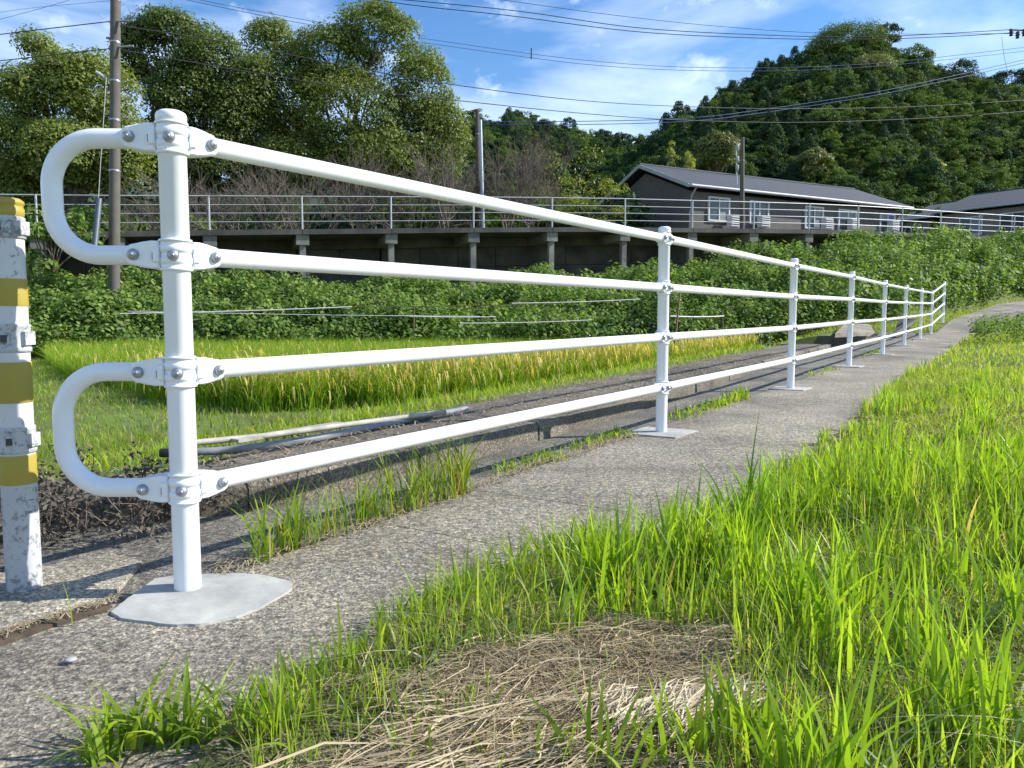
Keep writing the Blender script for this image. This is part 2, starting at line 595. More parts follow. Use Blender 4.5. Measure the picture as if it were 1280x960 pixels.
# walkway: (px of rail post, y of deck top, depth)
WK = [(-560, 292, 20.0), (-60, 291, 22.2), (146, 289.5, 23.9), (262, 288, 24.9), (378, 287, 25.9), (489, 286, 26.9), (592, 285, 27.8), (690, 284.5, 28.8),
      (781, 284.5, 29.8), (865, 285.5, 30.9), (942, 286.3, 31.9), (1011, 287.3, 33), (1072, 289, 34.1), (1127, 291, 35.3),
      (1175, 293, 37.0), (1223, 295, 38.6), (1267, 296.5, 40.4), (1310, 298, 42.2), (1352, 299, 44)]
WP = [at(*k) for k in WK]
# extra left posts between the first two
def lerpv(a, b, t): return a + (b - a) * t
WPOSTS = [lerpv(WP[0], WP[1], t) for t in (0, .2, .4, .6, .8)] + [lerpv(WP[1], WP[2], t) for t in (0, .5)] + WP[2:]


def deck_at(x):
    xs = [p.x for p in WP]
    return np.interp(x, xs, [p.y for p in WP]), np.interp(x, xs, [p.z for p in WP])


# ---------------------------------------------------- ground sheet
def axis(segs):
    out = []
    for a, b, st in segs:
        out += list(np.arange(a, b, st))
    out.append(segs[-1][1])
    return np.array(out)


def grid_mesh(name, X, Y, Z):
    ny, nx = X.shape
    V = np.stack([X, Y, Z], -1).reshape(-1, 3)
    i = np.arange(ny * nx).reshape(ny, nx)
    q = np.stack([i[:-1, :-1], i[:-1, 1:], i[1:, 1:], i[1:, :-1]], -1).reshape(-1, 4)
    return mesh_np(name, V, q, smooth=True)


# grid laid in path coordinates so the kerb and the hollow keep straight edges
sa = axis([(-60, -8, 6), (-8, -2, .5), (-2, 6, .1), (6, 30, .25), (30, 60, 1), (60, 400, 20)])
wa = axis([(-400, -60, 20), (-60, -24, 1), (-24, -4, .35), (-4, 3, .08), (3, 8, .25), (8, 30, .8), (30, 400, 20)])
S_, W_ = np.meshgrid(sa, wa)
X_, Y_ = XY(S_, W_)
Z_ = ground_z(X_, Y_)
wallY, wallZ = deck_at(X_)
Z_ = np.where(Y_ > wallY + 2.0, np.minimum(Z_, 1.2), Z_)
g = link('ground', grid_mesh('ground', X_, Y_, Z_), mat=MAT['ground'])
tag(g, 'grassy soil either side of the concrete path, falling to the rice field', kind='structure')

# ---------------------------------------------------- far ground and hills
RB = ([px_u(p) for p in (700, 770, 800, 830, 870, 930, 980, 1040, 1100, 1112, 1140, 1180, 1230, 1300, 1400, 1600, 1800)],
      [252, 222, 197, 174, 142, 109, 87, 66, 69, 89, 93, 107, 115, 121, 130, 190, 250])
RA = ([px_u(p) for p in (-200, 300, 500, 590, 640, 680, 720, 760, 790, 830, 900)],
      [232, 221, 190, 158, 158, 162, 171, 181, 190, 212, 250])


def hill_z(x, y):
    u = x / np.maximum(y, 1)
    _, dz = deck_at(x)
    base = dz - .12 + 0 * y
    zb = (400 - np.interp(u, *RB)) / F * 108 + H - 1.0
    fb = smooth01((y - 50) / 62) * .35 + np.clip((y - 50) / 62, 0, 1) * .65
    za = (400 - np.interp(u, *RA)) / F * 150 + H - 1.0
    fa = np.clip((y - 62) / 90, 0, 1)
    hb = base + (zb - base) * fb
    ha = base + (za - base) * fa
    z = np.maximum(hb, ha)
    back = np.clip((y - 155) / 150, 0, 1)
    return z * (1 - back) + base * back


ua = np.linspace(-1.6, 1.9, 180)
# rows in depth behind the retaining wall
fr = np.concatenate([[0], np.linspace(.4, 20, 22), np.linspace(22, 130, 60), np.linspace(140, 600, 14)])
Xg = np.zeros((len(fr), len(ua))); Yg = np.zeros_like(Xg)
xs_w = np.array([p.x for p in WP]); ys_w = np.array([p.y for p in WP]); us_w = xs_w / ys_w
for j, u in enumerate(ua):
    yw = np.interp(u, us_w, ys_w) + 2.25
    Yg[:, j] = yw + fr
    Xg[:, j] = u * Yg[:, j]
Zg = hill_z(Xg, Yg)
g2 = link('hills', grid_mesh('hills', Xg, Yg, Zg), mat=MAT['hill'])
tag(g2, 'level yard behind the raised walkway rising into wooded hills', kind='structure')


# ---------------------------------------------------- path slabs
def slab_mesh(s0, s1, wl, wr, ztop, th, nzs=.0018, seed=0, step=.14):
    """wl, wr: functions of s; top with gentle relief"""
    n = max(2, int((s1 - s0) / step)); m = 9
    ss = np.linspace(s0, s1, n + 1)
    V = []; top = []
    for i, s in enumerate(ss):
        for j in range(m + 1):
            a, b = wl(s), wr(s)
            w_ = a + (b - a) * j / m
            x, y = XY(s, w_)
            z = float(ZP(s)) + ztop + nzs * float(vnoise(x, y, .9, 11))
            if j in (0, m): z -= .004
            elif i in (0, n): z -= .0015
            V.append((x, y, z))
    Fq = []
    for i in range(n):
        for j in range(m):
            k = i * (m + 1) + j
            Fq.append((k, k + 1, k + m + 2, k + m + 1)) 
    nb = len(V)
    ring = [j for j in range(m + 1)] + [i * (m + 1) + m for i in range(1, n + 1)] + \
           [n * (m + 1) + j for j in range(m - 1, -1, -1)] + [i * (m + 1) for i in range(n - 1, 0, -1)]
    for k in ring: V.append(V[k])
    nb2 = len(V)
    for k in ring:
        x, y, z = V[k]; V.append((x, y, z - th))
    R_ = len(ring)
    sm = [True] * len(Fq)
    for k in range(R_):
        k2 = (k + 1) % R_
        Fq.append((nb + k, nb2 + k, nb2 + k2, nb + k2)); sm.append(False)
    me = bpy.data.meshes.new('slab')
    me.from_pydata(V, [], [tuple(reversed(f)) for f in Fq]); me.polygons.foreach_set('use_smooth', sm); me.update()
    return me


path = empty('path')
tag(path, 'weathered concrete footpath running beside the white railing', kind='structure')
def seam(s): return -.055 + .012 * math.sin(3.1 * s) + .008 * math.sin(9.7 * s + 1)
def edge(s): return float(edge_w(s))
cuts = [-6, -2.4, .665, 1.175, 4.4, 7.5, 10.6, 13.7, 16.8, 21.55]
for i in range(len(cuts) - 1):
    me = slab_mesh(cuts[i] + .0022, cuts[i + 1] - .0022, lambda s: seam(s) + .012, edge, 0.0, .12, seed=i)
    link('slab', me, path, MAT['path'])
cuts2 = [-6, -.35, 1.62, 4.1, 6.3, 8.6, 11.1, 13.7, 16.4, 19, 21.6]
for i in range(len(cuts2) - 1):
    me = slab_mesh(cuts2[i] + .003, cuts2[i + 1] - .003, lambda s: float(kf(s)) + .005, lambda s: seam(s) - .014, -.012, .11, seed=20 + i)
    link('gutter_slab', me, path, MAT['strip'])
# raised slab beyond the step, then the way on up to the right
vv = []
for (px, py, d) in [(1176, 403.5, 20.3), (1150, 411, 18.9)]:
    pass
L_edge = [(11.0, 20.0), (12.5, 21.9), (15.5, 24.6), (19.5, 27.8), (26, 32)]
R_edge = [(11.95, 19.3), (13.6, 20.8), (16.9, 23.1), (21.2, 26.0), (28, 30)]
mb = MB(); tops = []
for a, b in zip(L_edge, R_edge):
    row = []
    for k in range(6):
        x = a[0] + (b[0] - a[0]) * k / 5; y = a[1] + (b[1] - a[1]) * k / 5
        row.append((x, y, float(ground_z(x, y)) + .11 + .004 * math.sin(5 * x)))
    tops.append(row)
vs = [p for r in tops for p in r] + [(p[0], p[1], p[2] - .3) for r in tops for p in r]
n6 = 6; nn = len(tops) * 6
fs = [(i * 6 + k, i * 6 + k + 1, (i + 1) * 6 + k + 1, (i + 1) * 6 + k) for i in range(len(tops) - 1) for k in range(5)]
for i in range(len(tops) - 1):
    fs.append((i * 6, (i + 1) * 6, nn + (i + 1) * 6, nn + i * 6)); fs.append((i * 6 + 5, nn + i * 6 + 5, nn + (i + 1) * 6 + 5, (i + 1) * 6 + 5))
fs.append(tuple([0, 1, 2, 3, 4, 5] + [nn + k for k in (5, 4, 3, 2, 1, 0)]))
mb.add(vs, fs).build('ramp_slab', MAT['path'], path)

# mortar patches round the post feet
def patch(cx, cy, z, pts, seed, rounds=0):
    r = random.Random(seed)
    out = []
    for _ in range(rounds):
        pts = [q for i in range(len(pts)) for q in ((pts[i][0] * .8 + pts[(i + 1) % len(pts)][0] * .2, pts[i][1] * .8 + pts[(i + 1) % len(pts)][1] * .2), (pts[i][0] * .2 + pts[(i + 1) % len(pts)][0] * .8, pts[i][1] * .2 + pts[(i + 1) % len(pts)][1] * .8))]
    n = len(pts)
    for i in range(n):
        a = pts[i]; b = pts[(i + 1) % n]
        for k in range(5):
            t = k / 5
            j = .0016
            out.append((a[0] + (b[0] - a[0]) * t + r.uniform(-j, j), a[1] + (b[1] - a[1]) * t + r.uniform(-j, j)))
    vs = [(cx, cy, z + .007)] + [(cx + x * .6, cy + y * .6, z + .0065) for x, y in out] + \
         [(cx + x * .985, cy + y * .985, z + .0050) for x, y in out] + [(cx + x, cy + y, z - .012) for x, y in out]
    m = len(out); fs = []
    for i in range(m):
        i2 = (i + 1) % m
        fs.append((0, 1 + i, 1 + i2))
        fs.append((1 + i, 1 + m + i, 1 + m + i2, 1 + i2))
        fs.append((1 + m + i, 1 + 2 * m + i, 1 + 2 * m + i2, 1 + m + i2))
    return MB().add(vs, fs, False)


def gpt(px, py, z=0.01):
    r = ray(px, py); t = (z - H) / r.z
    return r.x * t, r.y * t
c0 = POSTS[0]
pp = [gpt(130, 768), gpt(235, 781), gpt(312, 765), gpt(378, 727), gpt(320, 713), gpt(200, 716), gpt(165, 740)]
patch(c0.x, c0.y, .0005, [(x - c0.x, y - c0.y) for x, y in pp], 1, 1).build('mortar_patch', MAT['mortar'], path)
for i, p in enumerate(POSTS[1:], 2):
    q = .15
    pts = []
    for (a, b) in [(-q, -q * .95), (q, -q), (q * 1.05, q), (-q, q * .9)]:
        pts.append((a * DX + b * RX, a * DY + b * RY))
    patch(p.x, p.y, p.z + .001, pts, i).build('mortar_patch', MAT['mortar'], path)

# seam filling of soil and pale crumbled mortar lies below the slab tops
mb = MB()
ss = np.linspace(-6, 21.5, 180)
vs = []
for s in ss:
    for k, w_ in enumerate((-.085, -.03)):
        x, y = XY(s, w_); vs.append((x, y, float(ZP(s)) - .022 + .010 * math.sin(17 * s + k)))
mb.add(vs, [(2 * i, 2 * i + 1, 2 * i + 3, 2 * i + 2) for i in range(len(ss) - 1)])
sf = mb.build('soil_seam', MAT['soil'], path)

# pale apron by the old post
vs = []
apx = [(-60, 700), (0, 715), (60, 706), (140, 690), (178, 700), (150, 733), (118, 762), (60, 782), (0, 800), (-70, 825)]
pts = [gpt(px, py, .0) for px, py in apx]
cx = sum(p[0] for p in pts) / len(pts); cy = sum(p[1] for p in pts) / len(pts)
patch(cx, cy, -.006, [(x - cx, y - cy) for x, y in pts], 44).build('pale_apron', MAT['pale'], path)

cpx = [(-40, 818), (20, 800), (62, 784), (110, 770), (134, 764), (140, 757), (112, 757), (60, 774), (10, 788), (-40, 802)]
pts = [gpt(px, py, .0) for px, py in cpx]
cx = sum(p[0] for p in pts) / len(pts); cy = sum(p[1] for p in pts) / len(pts)
patch(cx, cy, -.0005, [(x - cx, y - cy) for x, y in pts], 45).build('crack_soil', MAT['soil'], path)

# ---------------------------------------------------- kerb
def kerb_mesh(s0, s1):
    n = max(2, int((s1 - s0) / .12)); ss = np.linspace(s0, s1, n + 1)
    vs = []; r = random.Random(int(s0 * 10))
    for s in ss:
        a = float(kf(s)); b = float(kb(s)); z = float(ZP(s))
        j = r.uniform(-.006, .006)
        for w_, h in ((a, -.14), (a - .004 + j, .06), (a - .02 + j, .078 + j * .6), ((a + b) / 2, .085), (b, .065), (b - .15, -.02)):
            x, y = XY(s, w_); vs.append((x, y, z + h))
    fs = []
    for i in range(n):
        for k in range(5):
            a = i * 6 + k; fs.append((a, a + 6, a + 7, a + 1))
    fs += [(0, 1, 2, 3, 4, 5), tuple(n * 6 + k for k in (5, 4, 3, 2, 1, 0))]
    return MB().add(vs, fs)


kerb = empty('kerb')
tag(kerb, 'low dark concrete kerb between the path gutter and the rice field', kind='structure')
kc = [-6, -1.3, .58, 1.36, 2.3, 4.2, 6.2, 8.3, 10.4, 12.45]
for i in range(len(kc) - 1):
    kerb_mesh(kc[i] + .003, kc[i + 1] - .003).build('kerb_block', MAT['kerb'], kerb)

# ---------------------------------------------------- culvert with pale slab and leaning plate
def swp(s, w_, dz=0.0):
    x, y = XY(s, w_)
    return Vector((x, y, float(ZP(s)) + dz))


cul = empty('culvert', swp(14.5, -1.5))
tag(cul, 'dark square culvert mouth beside the path with a pale slab behind it', 'culvert')
cinv = -Vector(cul.location)
def quadbox(corners, z0, z1):
    vs = [Vector((x, y, z0)) + cinv for x, y in corners] + [Vector((x, y, z1)) + cinv for x, y in corners]
    return MB().add(vs, [(3, 2, 1, 0), (4, 5, 6, 7), (0, 1, 5, 4), (1, 2, 6, 5), (2, 3, 7, 6), (3, 0, 4, 7)])
zc = float(ZP(13))
quadbox([XY(12.46, -.86), XY(12.6, -.86), XY(12.6, -1.9), XY(12.46, -1.9)], zc - 1, zc + .07).build('side_wall', MAT['kerb'], cul)
quadbox([XY(17.4, -1.0), XY(17.55, -1.0), XY(17.55, -2.0), XY(17.4, -2.0)], zc - 1, zc + .12).build('side_wall', MAT['kerb'], cul)
quadbox([XY(12.46, -2.55), XY(17.55, -2.55), XY(17.55, -2.7), XY(12.46, -2.7)], zc - 1, zc - .12).build('back_wall', MAT['kerb'], cul)
cs_ = [at(1044, 416.5, 15.9), at(1094, 415, 18.2), at(1086, 405, 21.2), at(1056, 404.5, 20.4)]
vs = [v + cinv for v in cs_] + [v + cinv - Vector((0, 0, .09)) for v in cs_]
MB().add(vs, [(0, 1, 2, 3), (7, 6, 5, 4), (0, 4, 5, 1), (1, 5, 6, 2), (2, 6, 7, 3), (3, 7, 4, 0)]).build('cover_slab', MAT['path'], cul)

pl = empty('leaning_plate', at(1124, 417, 17.3))
tag(pl, 'dark flat plate leaning up beside the far end of the gutter', 'plate')
a, b, c_, d_ = at(1117, 417, 17.2), at(1131, 416, 17.4), at(1147, 398, 18.2), at(1124, 399, 18.2)
off = -pl.location
nrm = Vector((.05, .12, -.02))
vs = [v + off for v in (a, b, c_, d_)] + [v + off + nrm for v in (a, b, c_, d_)]
MB().add(vs, [(0, 1, 2, 3), (7, 6, 5, 4), (0, 4, 5, 1), (1, 5, 6, 2), (2, 6, 7, 3), (3, 7, 4, 0)]).build('plate', MAT['darkboard'], pl)

# ------------------------------------------------------------------ white railing
RAIL_H = [1.010, .759, .502, .240]
PR, RR = .0294, .0212
fence = empty('guard_railing', POSTS[0])
tag(fence, 'glossy white four-rail pipe railing with looped near end along the path', 'railing')
FO = -Vector(POSTS[0])


def post_mesh():
    return MB().lathe([(PR, -.05), (PR, 1.034), (PR + .0020, 1.036), (PR + .0020, 1.041), (PR + .0004, 1.043), (PR + .0004, 1.046), (PR + .0026, 1.048), (PR + .0026, 1.060),
                       (PR, 1.065), (PR * .75, 1.069), (0, 1.071)], 40).mesh('post', MAT['white'])


def clamp_mesh(d1, d2, fine=True, short=False):
    """sleeve on the post with a bracket towards each of the two directions (angles in plan)"""
    mb = MB(); n = 40 if fine else 20
    P = PR
    mb.lathe([(P, -.035), (P + .005, -.034), (P + .0055, -.029), (P + .0028, -.028), (P + .0028, -.020), (P + .0052, -.018),
              (P + .0052, -.006), (P + .003, -.005), (P + .003, .006), (P + .0052, .007), (P + .0052, .019), (P + .0028, .021), (P + .0028, .029), (P + .0055, .029), (P + .005, .034), (P, .035)], n)
    for an in (d1, d2):
        if an is None: continue
        M = Matrix.Rotation(an, 4, 'Z')
        out = [(.030, -.034)]
        prof = [(.028, -.0300), (.046, -.0305), (.066, -.0275), (.080, -.0240)]
        if short: prof = [(.026, -.026), (.038, -.0255), (.048, -.024)]
        pts = list(prof)
        for k in range(9):
            a_ = -math.pi / 2 + math.pi * k / 8
            pts.append(((.049 if short else .083) + .0238 * math.cos(a_) * .85, .0238 * math.sin(a_)))
        pts += [(x, -z) for x, z in reversed(prof)]
        mb.prism(pts, .0475, M, .004)
        # second leaf of the sleeve, a raised half band beside the bracket
        mb.prism([(.026, -.017), (.040, -.017), (.040, .017), (.026, .017)], .058, M, .003)
    return mb.mesh('clamp', MAT['white'])


def bolt_mesh():
    M = Matrix.Rotation(math.pi / 2, 4, 'X')     # axis along -y
    mb = MB()
    mb.lathe([(.0125, 0), (.0128, .002), (.0122, .003)], 24, M=M)
    mb.lathe([(.0115, .003), (.0112, .007), (.0085, .0105), (.005, .012), (0, .0125)], 20, M=M)
    mb.lathe([(.004, .0120), (.0038, .0132), (0, .0134)], 8, M=M)
    return mb.mesh('bolt', MAT['galv'])


PM = post_mesh(); BM = bolt_mesh()
CM = {}
def ang(v): return math.atan2(v.y, v.x)


def face_towards(dirv):
    """z rotation turning the bolt's axis (-y) to dirv"""
    return math.atan2(dirv[1], dirv[0]) + math.pi / 2


N = len(POSTS)
for i, p in enumerate(POSTS):
    po = link('post', PM, fence, loc=p + FO)
    dn = (POSTS[i + 1] - p) if i < N - 1 else None
    dp = (POSTS[i - 1] - p) if i > 0 else Vector((-1, -.03, 0))
    a1 = ang(dp); a2 = ang(dn) if dn is not None else None
    side = Vector((DY, -DX, 0))
    me = clamp_mesh(a1, a2, i < 3, i > 0)
    for h in RAIL_H:
        link('clamp', me, po, loc=(0, 0, h))
        # bolt at the middle of the sleeve
        bd = Vector((.25, -.97, 0)).normalized() if i == 0 else side
        if i < 6:
            link('bolt', BM, po, loc=(bd.x * (PR + .004), bd.y * (PR + .004), h - .002), rz=face_towards(bd))
            for an in (a1, a2):
                if an is None: continue
                v = Vector((math.cos(an), math.sin(an), 0)); nn_ = Vector((-v.y, v.x, 0))
                if nn_.dot(side) < 0: nn_ = -nn_
                q = v * (.082 if i == 0 else .051) + nn_ * .0238
                link('bolt', BM, po, loc=(q.x, q.y, h), rz=face_towards(nn_))
            if i < 1:
                sl = MB().box((0, 0, 0), (.004, .012, .016)).mesh('slot', MAT['slotdark'])
                for an in (a1, a2):
                    v = Vector((math.cos(an), math.sin(an), 0)); nn_ = Vector((-v.y, v.x, 0))
                    if nn_.dot(side) < 0: nn_ = -nn_
                    q = v * .0385 + nn_ * .0222
                    link('slot', sl, po, loc=(q.x, q.y, h - .004), rz=an)
for i in range(N - 1):
    a, b = POSTS[i], POSTS[i + 1]
    d = (b - a).normalized()
    for h in RAIL_H:
        up = Vector((0, 0, h))
        pts = [a + d * .045 + up + FO, b - d * .045 + up + FO]
        MB().tube(pts, RR, 24 if i < 3 else 12).build('rail', MAT['white'], fence)
# looped near ends
def loop(h0, h1):
    R_ = .100; X0, X1 = -.055, -.262
    pts = [Vector((X0, 0, h1)), Vector((X1 + R_ , 0, h1))]
    for k in range(1, 13):
        a = math.pi / 2 * k / 12
        pts.append(Vector((X1 + R_ - R_ * math.sin(a), 0, h1 - R_ + R_ * math.cos(a))))
    for k in range(0, 13):
        a = math.pi / 2 * k / 12
        pts.append(Vector((X1 + R_ - R_ * math.cos(a), 0, h0 + R_ - R_ * math.sin(a))))
    pts.append(Vector((X0, 0, h0)))
    M = Matrix.Rotation(math.atan2(.03, 1), 4, 'Z')
    return MB().tube([M @ q for q in pts], RR, 28)
loop(RAIL_H[1], RAIL_H[0]).build('end_loop', MAT['white'], fence)
loop(RAIL_H[3], RAIL_H[2]).build('end_loop', MAT['white'], fence)

# ------------------------------------------------------------------ old striped post at the left
def _worn(name, col, wear=.5):
    m, n, b, o = M_new(name)
    t = nz(n, 55, 8, .8); t.inputs['Distortion'].default_value = .4
    t2 = nz(n, 3, 4, .6)
    mu = n.nodes.new('ShaderNodeMath'); mu.operation = 'MULTIPLY_ADD'
    n.links.new(t2.outputs['Fac'], mu.inputs[0]); mu.inputs[1].default_value = .5; n.links.new(t.outputs['Fac'], mu.inputs[2])
    r = ramp(n, mu.outputs[0], [(wear, (0, 0, 0)), (wear + .025, (1, 1, 1))])
    g_ = ramp(n, nz(n, 40, 3).outputs['Fac'], [(.3, (.16, .16, .165)), (.7, (.30, .30, .30))])
    tint = ramp(n, t2.outputs['Fac'], [(.3, tuple(c * .85 for c in col)), (.7, col)])
    n.links.new(mix(n, r.outputs[0], tint.outputs[0], g_.outputs[0]), b.inputs['Base Color'])
    b.inputs['Roughness'].default_value = .6
    bump(n, b, r.outputs[0], .3, .002)
    return m
MAT['wornwhite'] = _worn('worn_white', (.62, .63, .64), .86)
MAT['wornwhite2'] = _worn('flaked_white', (.50, .51, .52), .78)
MAT['yellow'] = _worn('yellow_tape', (.40, .31, .045), 1.03)
bp = at(31, 737, 1.78)
bol = empty('old_striped_post', (bp.x, bp.y, 0.0))
tag(bol, 'weathered white pipe post with yellow bands standing left of the new railing', 'post')
def yh(py):
    v_ = (py - 480) / F
    return H + (-v_ * bp.y * CP - bp.y * SP) / (CP + v_ * SP)
Rb = .0355
MB().lathe([(Rb, -.03), (Rb, yh(262))], 40).build('pipe', MAT['wornwhite'], bol)
MB().lathe([(Rb + .0008, 0), (Rb + .0008, yh(608))], 40).build('bare_pipe', MAT['wornwhite2'], bol)
MB().lathe([(Rb + .001, yh(275)), (Rb + .003, yh(272)), (Rb + .003, yh(266)), (Rb + .001, yh(265)), (Rb + .001, yh(262)), (Rb + .003, yh(261)), (Rb + .003, yh(257)), (Rb - .004, yh(254)), (0, yh(253))], 40).build('cap', MAT['yellow'], bol)
for a, b in ((383, 350), (503, 452), (608, 570)):
    MB().lathe([(Rb + .0012, yh(a)), (Rb + .0020, yh(a - 2)), (Rb + .0014, yh((a + b) / 2)), (Rb + .0020, yh(b + 2)), (Rb + .0012, yh(b))], 40).build('yellow_band', MAT['yellow'], bol)
for a, b in ((302, 276), (440, 405), (568, 534)):
    cb = MB().lathe([(Rb, yh(a)), (Rb + .004, yh(a - 1)), (Rb + .004, yh(a - 6)), (Rb + .0028, yh(a - 7)), (Rb + .0028, yh(b + 4)), (Rb + .004, yh(b + 3)), (Rb + .003, yh(b)), (Rb, yh(b))], 40)
    vd = Vector((.22, -.975, 0)).normalized()
    c_ = vd * (Rb + .004); M = Matrix.Rotation(face_towards(vd), 3, 'Z')
    zc_ = (yh(a) + yh(b)) / 2
    for ox, oz, sx, sz in ((-.009, 0, .004, .024), (.009, 0, .004, .024), (0, .010, .020, .004)):
        o3 = M @ Vector((ox, 0, oz)); cb.box((c_.x + o3.x, c_.y + o3.y, zc_ + o3.z), (sx, .006, sz), M)
    # side lug where the old rail was bolted
    cb.box((Rb + .002, 0, zc_), (.012, .036, .030))
    cb.build('clamp', MAT['wornwhite2'], bol)
    MB().box((c_.x * .985, c_.y * .985, zc_), (.013, .006, .016), M).build('slot', MAT['slotdark'], bol)

# ------------------------------------------------------------------ pipes left lying on the kerb
def lie(pts, z=.12):
    out = []
    for px, py in pts:
        x, y = gpt(px, py, z); s, _w = SW(x, y); out.append(Vector((x, y, z)))
    return out
P1 = lie([(205, 566), (270, 564), (335, 557), (400, 547), (480, 531), (583, 511)], .11)
o = MB().tube(P1, [.020, .020, .021, .0215, .022, .022], 16, caps=False)
pg = empty('grey_pipe', P1[0]); off = -Vector(P1[0])
tag(pg, 'long grey plastic pipe with a black end lying on the kerb', 'pipe')
MB().tube([p + off for p in P1], [.015, .0155, .016, .016, .0165, .0165], 18).build('tube', MAT['pvcgrey'], pg)
MB().tube([P1[0] + off - Vector((.012, 0, 0)), P1[0] + off + Vector((.05, 0, -.0008))], .0175, 18).build('end_cap', MAT['black'], pg)
P2 = lie([(215, 556), (330, 545), (440, 530), (556, 515)], .13)
o = MB().tube(P2, [.012, .013, .013, .014], 14).build('pale_pipe', MAT['pvcwhite'])
tag(o, 'thin dusty pale pipe lying behind the grey pipe', 'pipe')
P3 = lie([(292, 553), (425, 531)], .12)
d = (P3[1] - P3[0]).normalized(); pr = Vector((-d.y, d.x, 0)) * .03
vs = [P3[0] - pr, P3[1] - pr * .8, P3[1] + pr * .8, P3[0] + pr]
vs = vs + [v + Vector((0, 0, .014)) for v in vs]
o = MB().add(vs, [(3, 2, 1, 0), (4, 5, 6, 7), (0, 1, 5, 4), (1, 2, 6, 5), (2, 3, 7, 6), (3, 0, 4, 7)]).build('plank', MAT['pvcwhite'])
tag(o, 'short whitish board lying between the two pipes', 'board')

# ------------------------------------------------------------------ raised walkway
wk = empty('raised_walkway', WP[4])
tag(wk, 'raised concrete walkway with grey pipe handrails crossing behind the bushes', 'walkway')
WO = -Vector(WP[4])
def normal_at(i, P):
    a = P[max(i - 1, 0)]; b = P[min(i + 1, len(P) - 1)]
    t = (b - a); t.z = 0; t.normalize()
    return t, Vector((-t.y, t.x, 0))
def ribbon(P, f0, f1, z0, z1, jit=0):
    vs = []
    for i, p in enumerate(P):
        t, nrm = normal_at(i, P)
        for f, z in ((f0, z0), (f0, z1), (f1, z1), (f1, z0)):
            vs.append(p + nrm * f + Vector((0, 0, z)) + WO)
    fs = []
    for i in range(len(P) - 1):
        for k in range(4):
            k2 = (k + 1) % 4
            fs.append((i * 4 + k, i * 4 + k2, (i + 1) * 4 + k2, (i + 1) * 4 + k))
    fs += [(0, 3, 2, 1), tuple((len(P) - 1) * 4 + k for k in (0, 1, 2, 3))]
    return MB().add(vs, fs)
for i in range(len(WPOSTS) - 1):
    ribbon([WPOSTS[i], lerpv(WPOSTS[i], WPOSTS[i + 1], .994)], -.12, 2.2, -.17, 0).build('deck_slab', MAT['deckconc'], wk)
ribbon(WPOSTS, 2.0, 2.2, -.5, -.172).build('rear_beam', MAT['deckconc'], wk)
hr = empty('handrail'); hr.parent = wk
for h in (1.1, .82, .55, .27):
    MB().tube([p + WO + Vector((0, 0, h)) for p in WPOSTS], .022 if h > 1 else .015, 8).build('rail', MAT['steelrail'], hr)
pm = MB().tube([(0, 0, 0), (0, 0, 1.12)], .032, 10).mesh('post', MAT['steelrail'])
ppm = MB().box((0, 0, .05), (.16, .16, .10)).mesh('post_foot', MAT['oldconc'])
for p in WPOSTS:
    link('post', pm, hr, loc=p + WO)
for i, p in enumerate(WPOSTS):
    if i >= len(WPOSTS) - 4: continue
    t, nrm = normal_at(i, WPOSTS)
    q = p + nrm * .12 + t * (.0)
    # crossbeam with its pale end showing, pillar under it
    M = Matrix((t, nrm, Vector((0, 0, 1)))).transposed()
    MB().box(p + nrm * .95 + Vector((0, 0, -.172 - .17)) + WO, (.42, 2.0, .34), M).build('crossbeam', MAT['oldconc'], wk)
    gz = float(ground_z(q.x, q.y)) - .3
    top = p.z - .52
    if top > gz:
        MB().box(Vector((q.x, q.y, (gz + top) / 2)) + WO, (.2, .2, top - gz), M).build('pillar', MAT['oldconc'], wk)

rw = empty('retaining_wall', WP[4] + Vector((0, 2.2, 0)))
tag(rw, 'stained concrete retaining wall, the shade under the raised walkway put into its colour', 'wall')
RO = -Vector(rw.location)
for i in range(len(WPOSTS) - 1):
    a, b = WPOSTS[i], WPOSTS[i + 1]
    t, nrm = normal_at(i, WPOSTS)
    for k in range(2):
        pa = lerpv(a, b, k / 2 + .004); pb = lerpv(a, b, (k + 1) / 2 - .004)
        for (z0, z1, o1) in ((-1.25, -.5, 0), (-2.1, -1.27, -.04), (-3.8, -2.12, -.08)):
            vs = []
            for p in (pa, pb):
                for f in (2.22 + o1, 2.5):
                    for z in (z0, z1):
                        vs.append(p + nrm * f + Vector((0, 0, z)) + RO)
            MB().add(vs, [(0, 4, 5, 1), (2, 3, 7, 6), (0, 1, 3, 2), (4, 6, 7, 5), (1, 5, 7, 3), (0, 2, 6, 4)]).build('panel', MAT['stainshadewall'], rw)
    pa, pb = lerpv(a, b, .0), lerpv(a, b, 1.0)
ribbon(WPOSTS, 2.52, 2.8, -3.8, -.1)   # soil backing is the hills sheet
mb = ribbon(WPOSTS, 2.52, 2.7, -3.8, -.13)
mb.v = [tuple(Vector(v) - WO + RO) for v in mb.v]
mb.build('backing', MAT['stainshadewall'], rw)

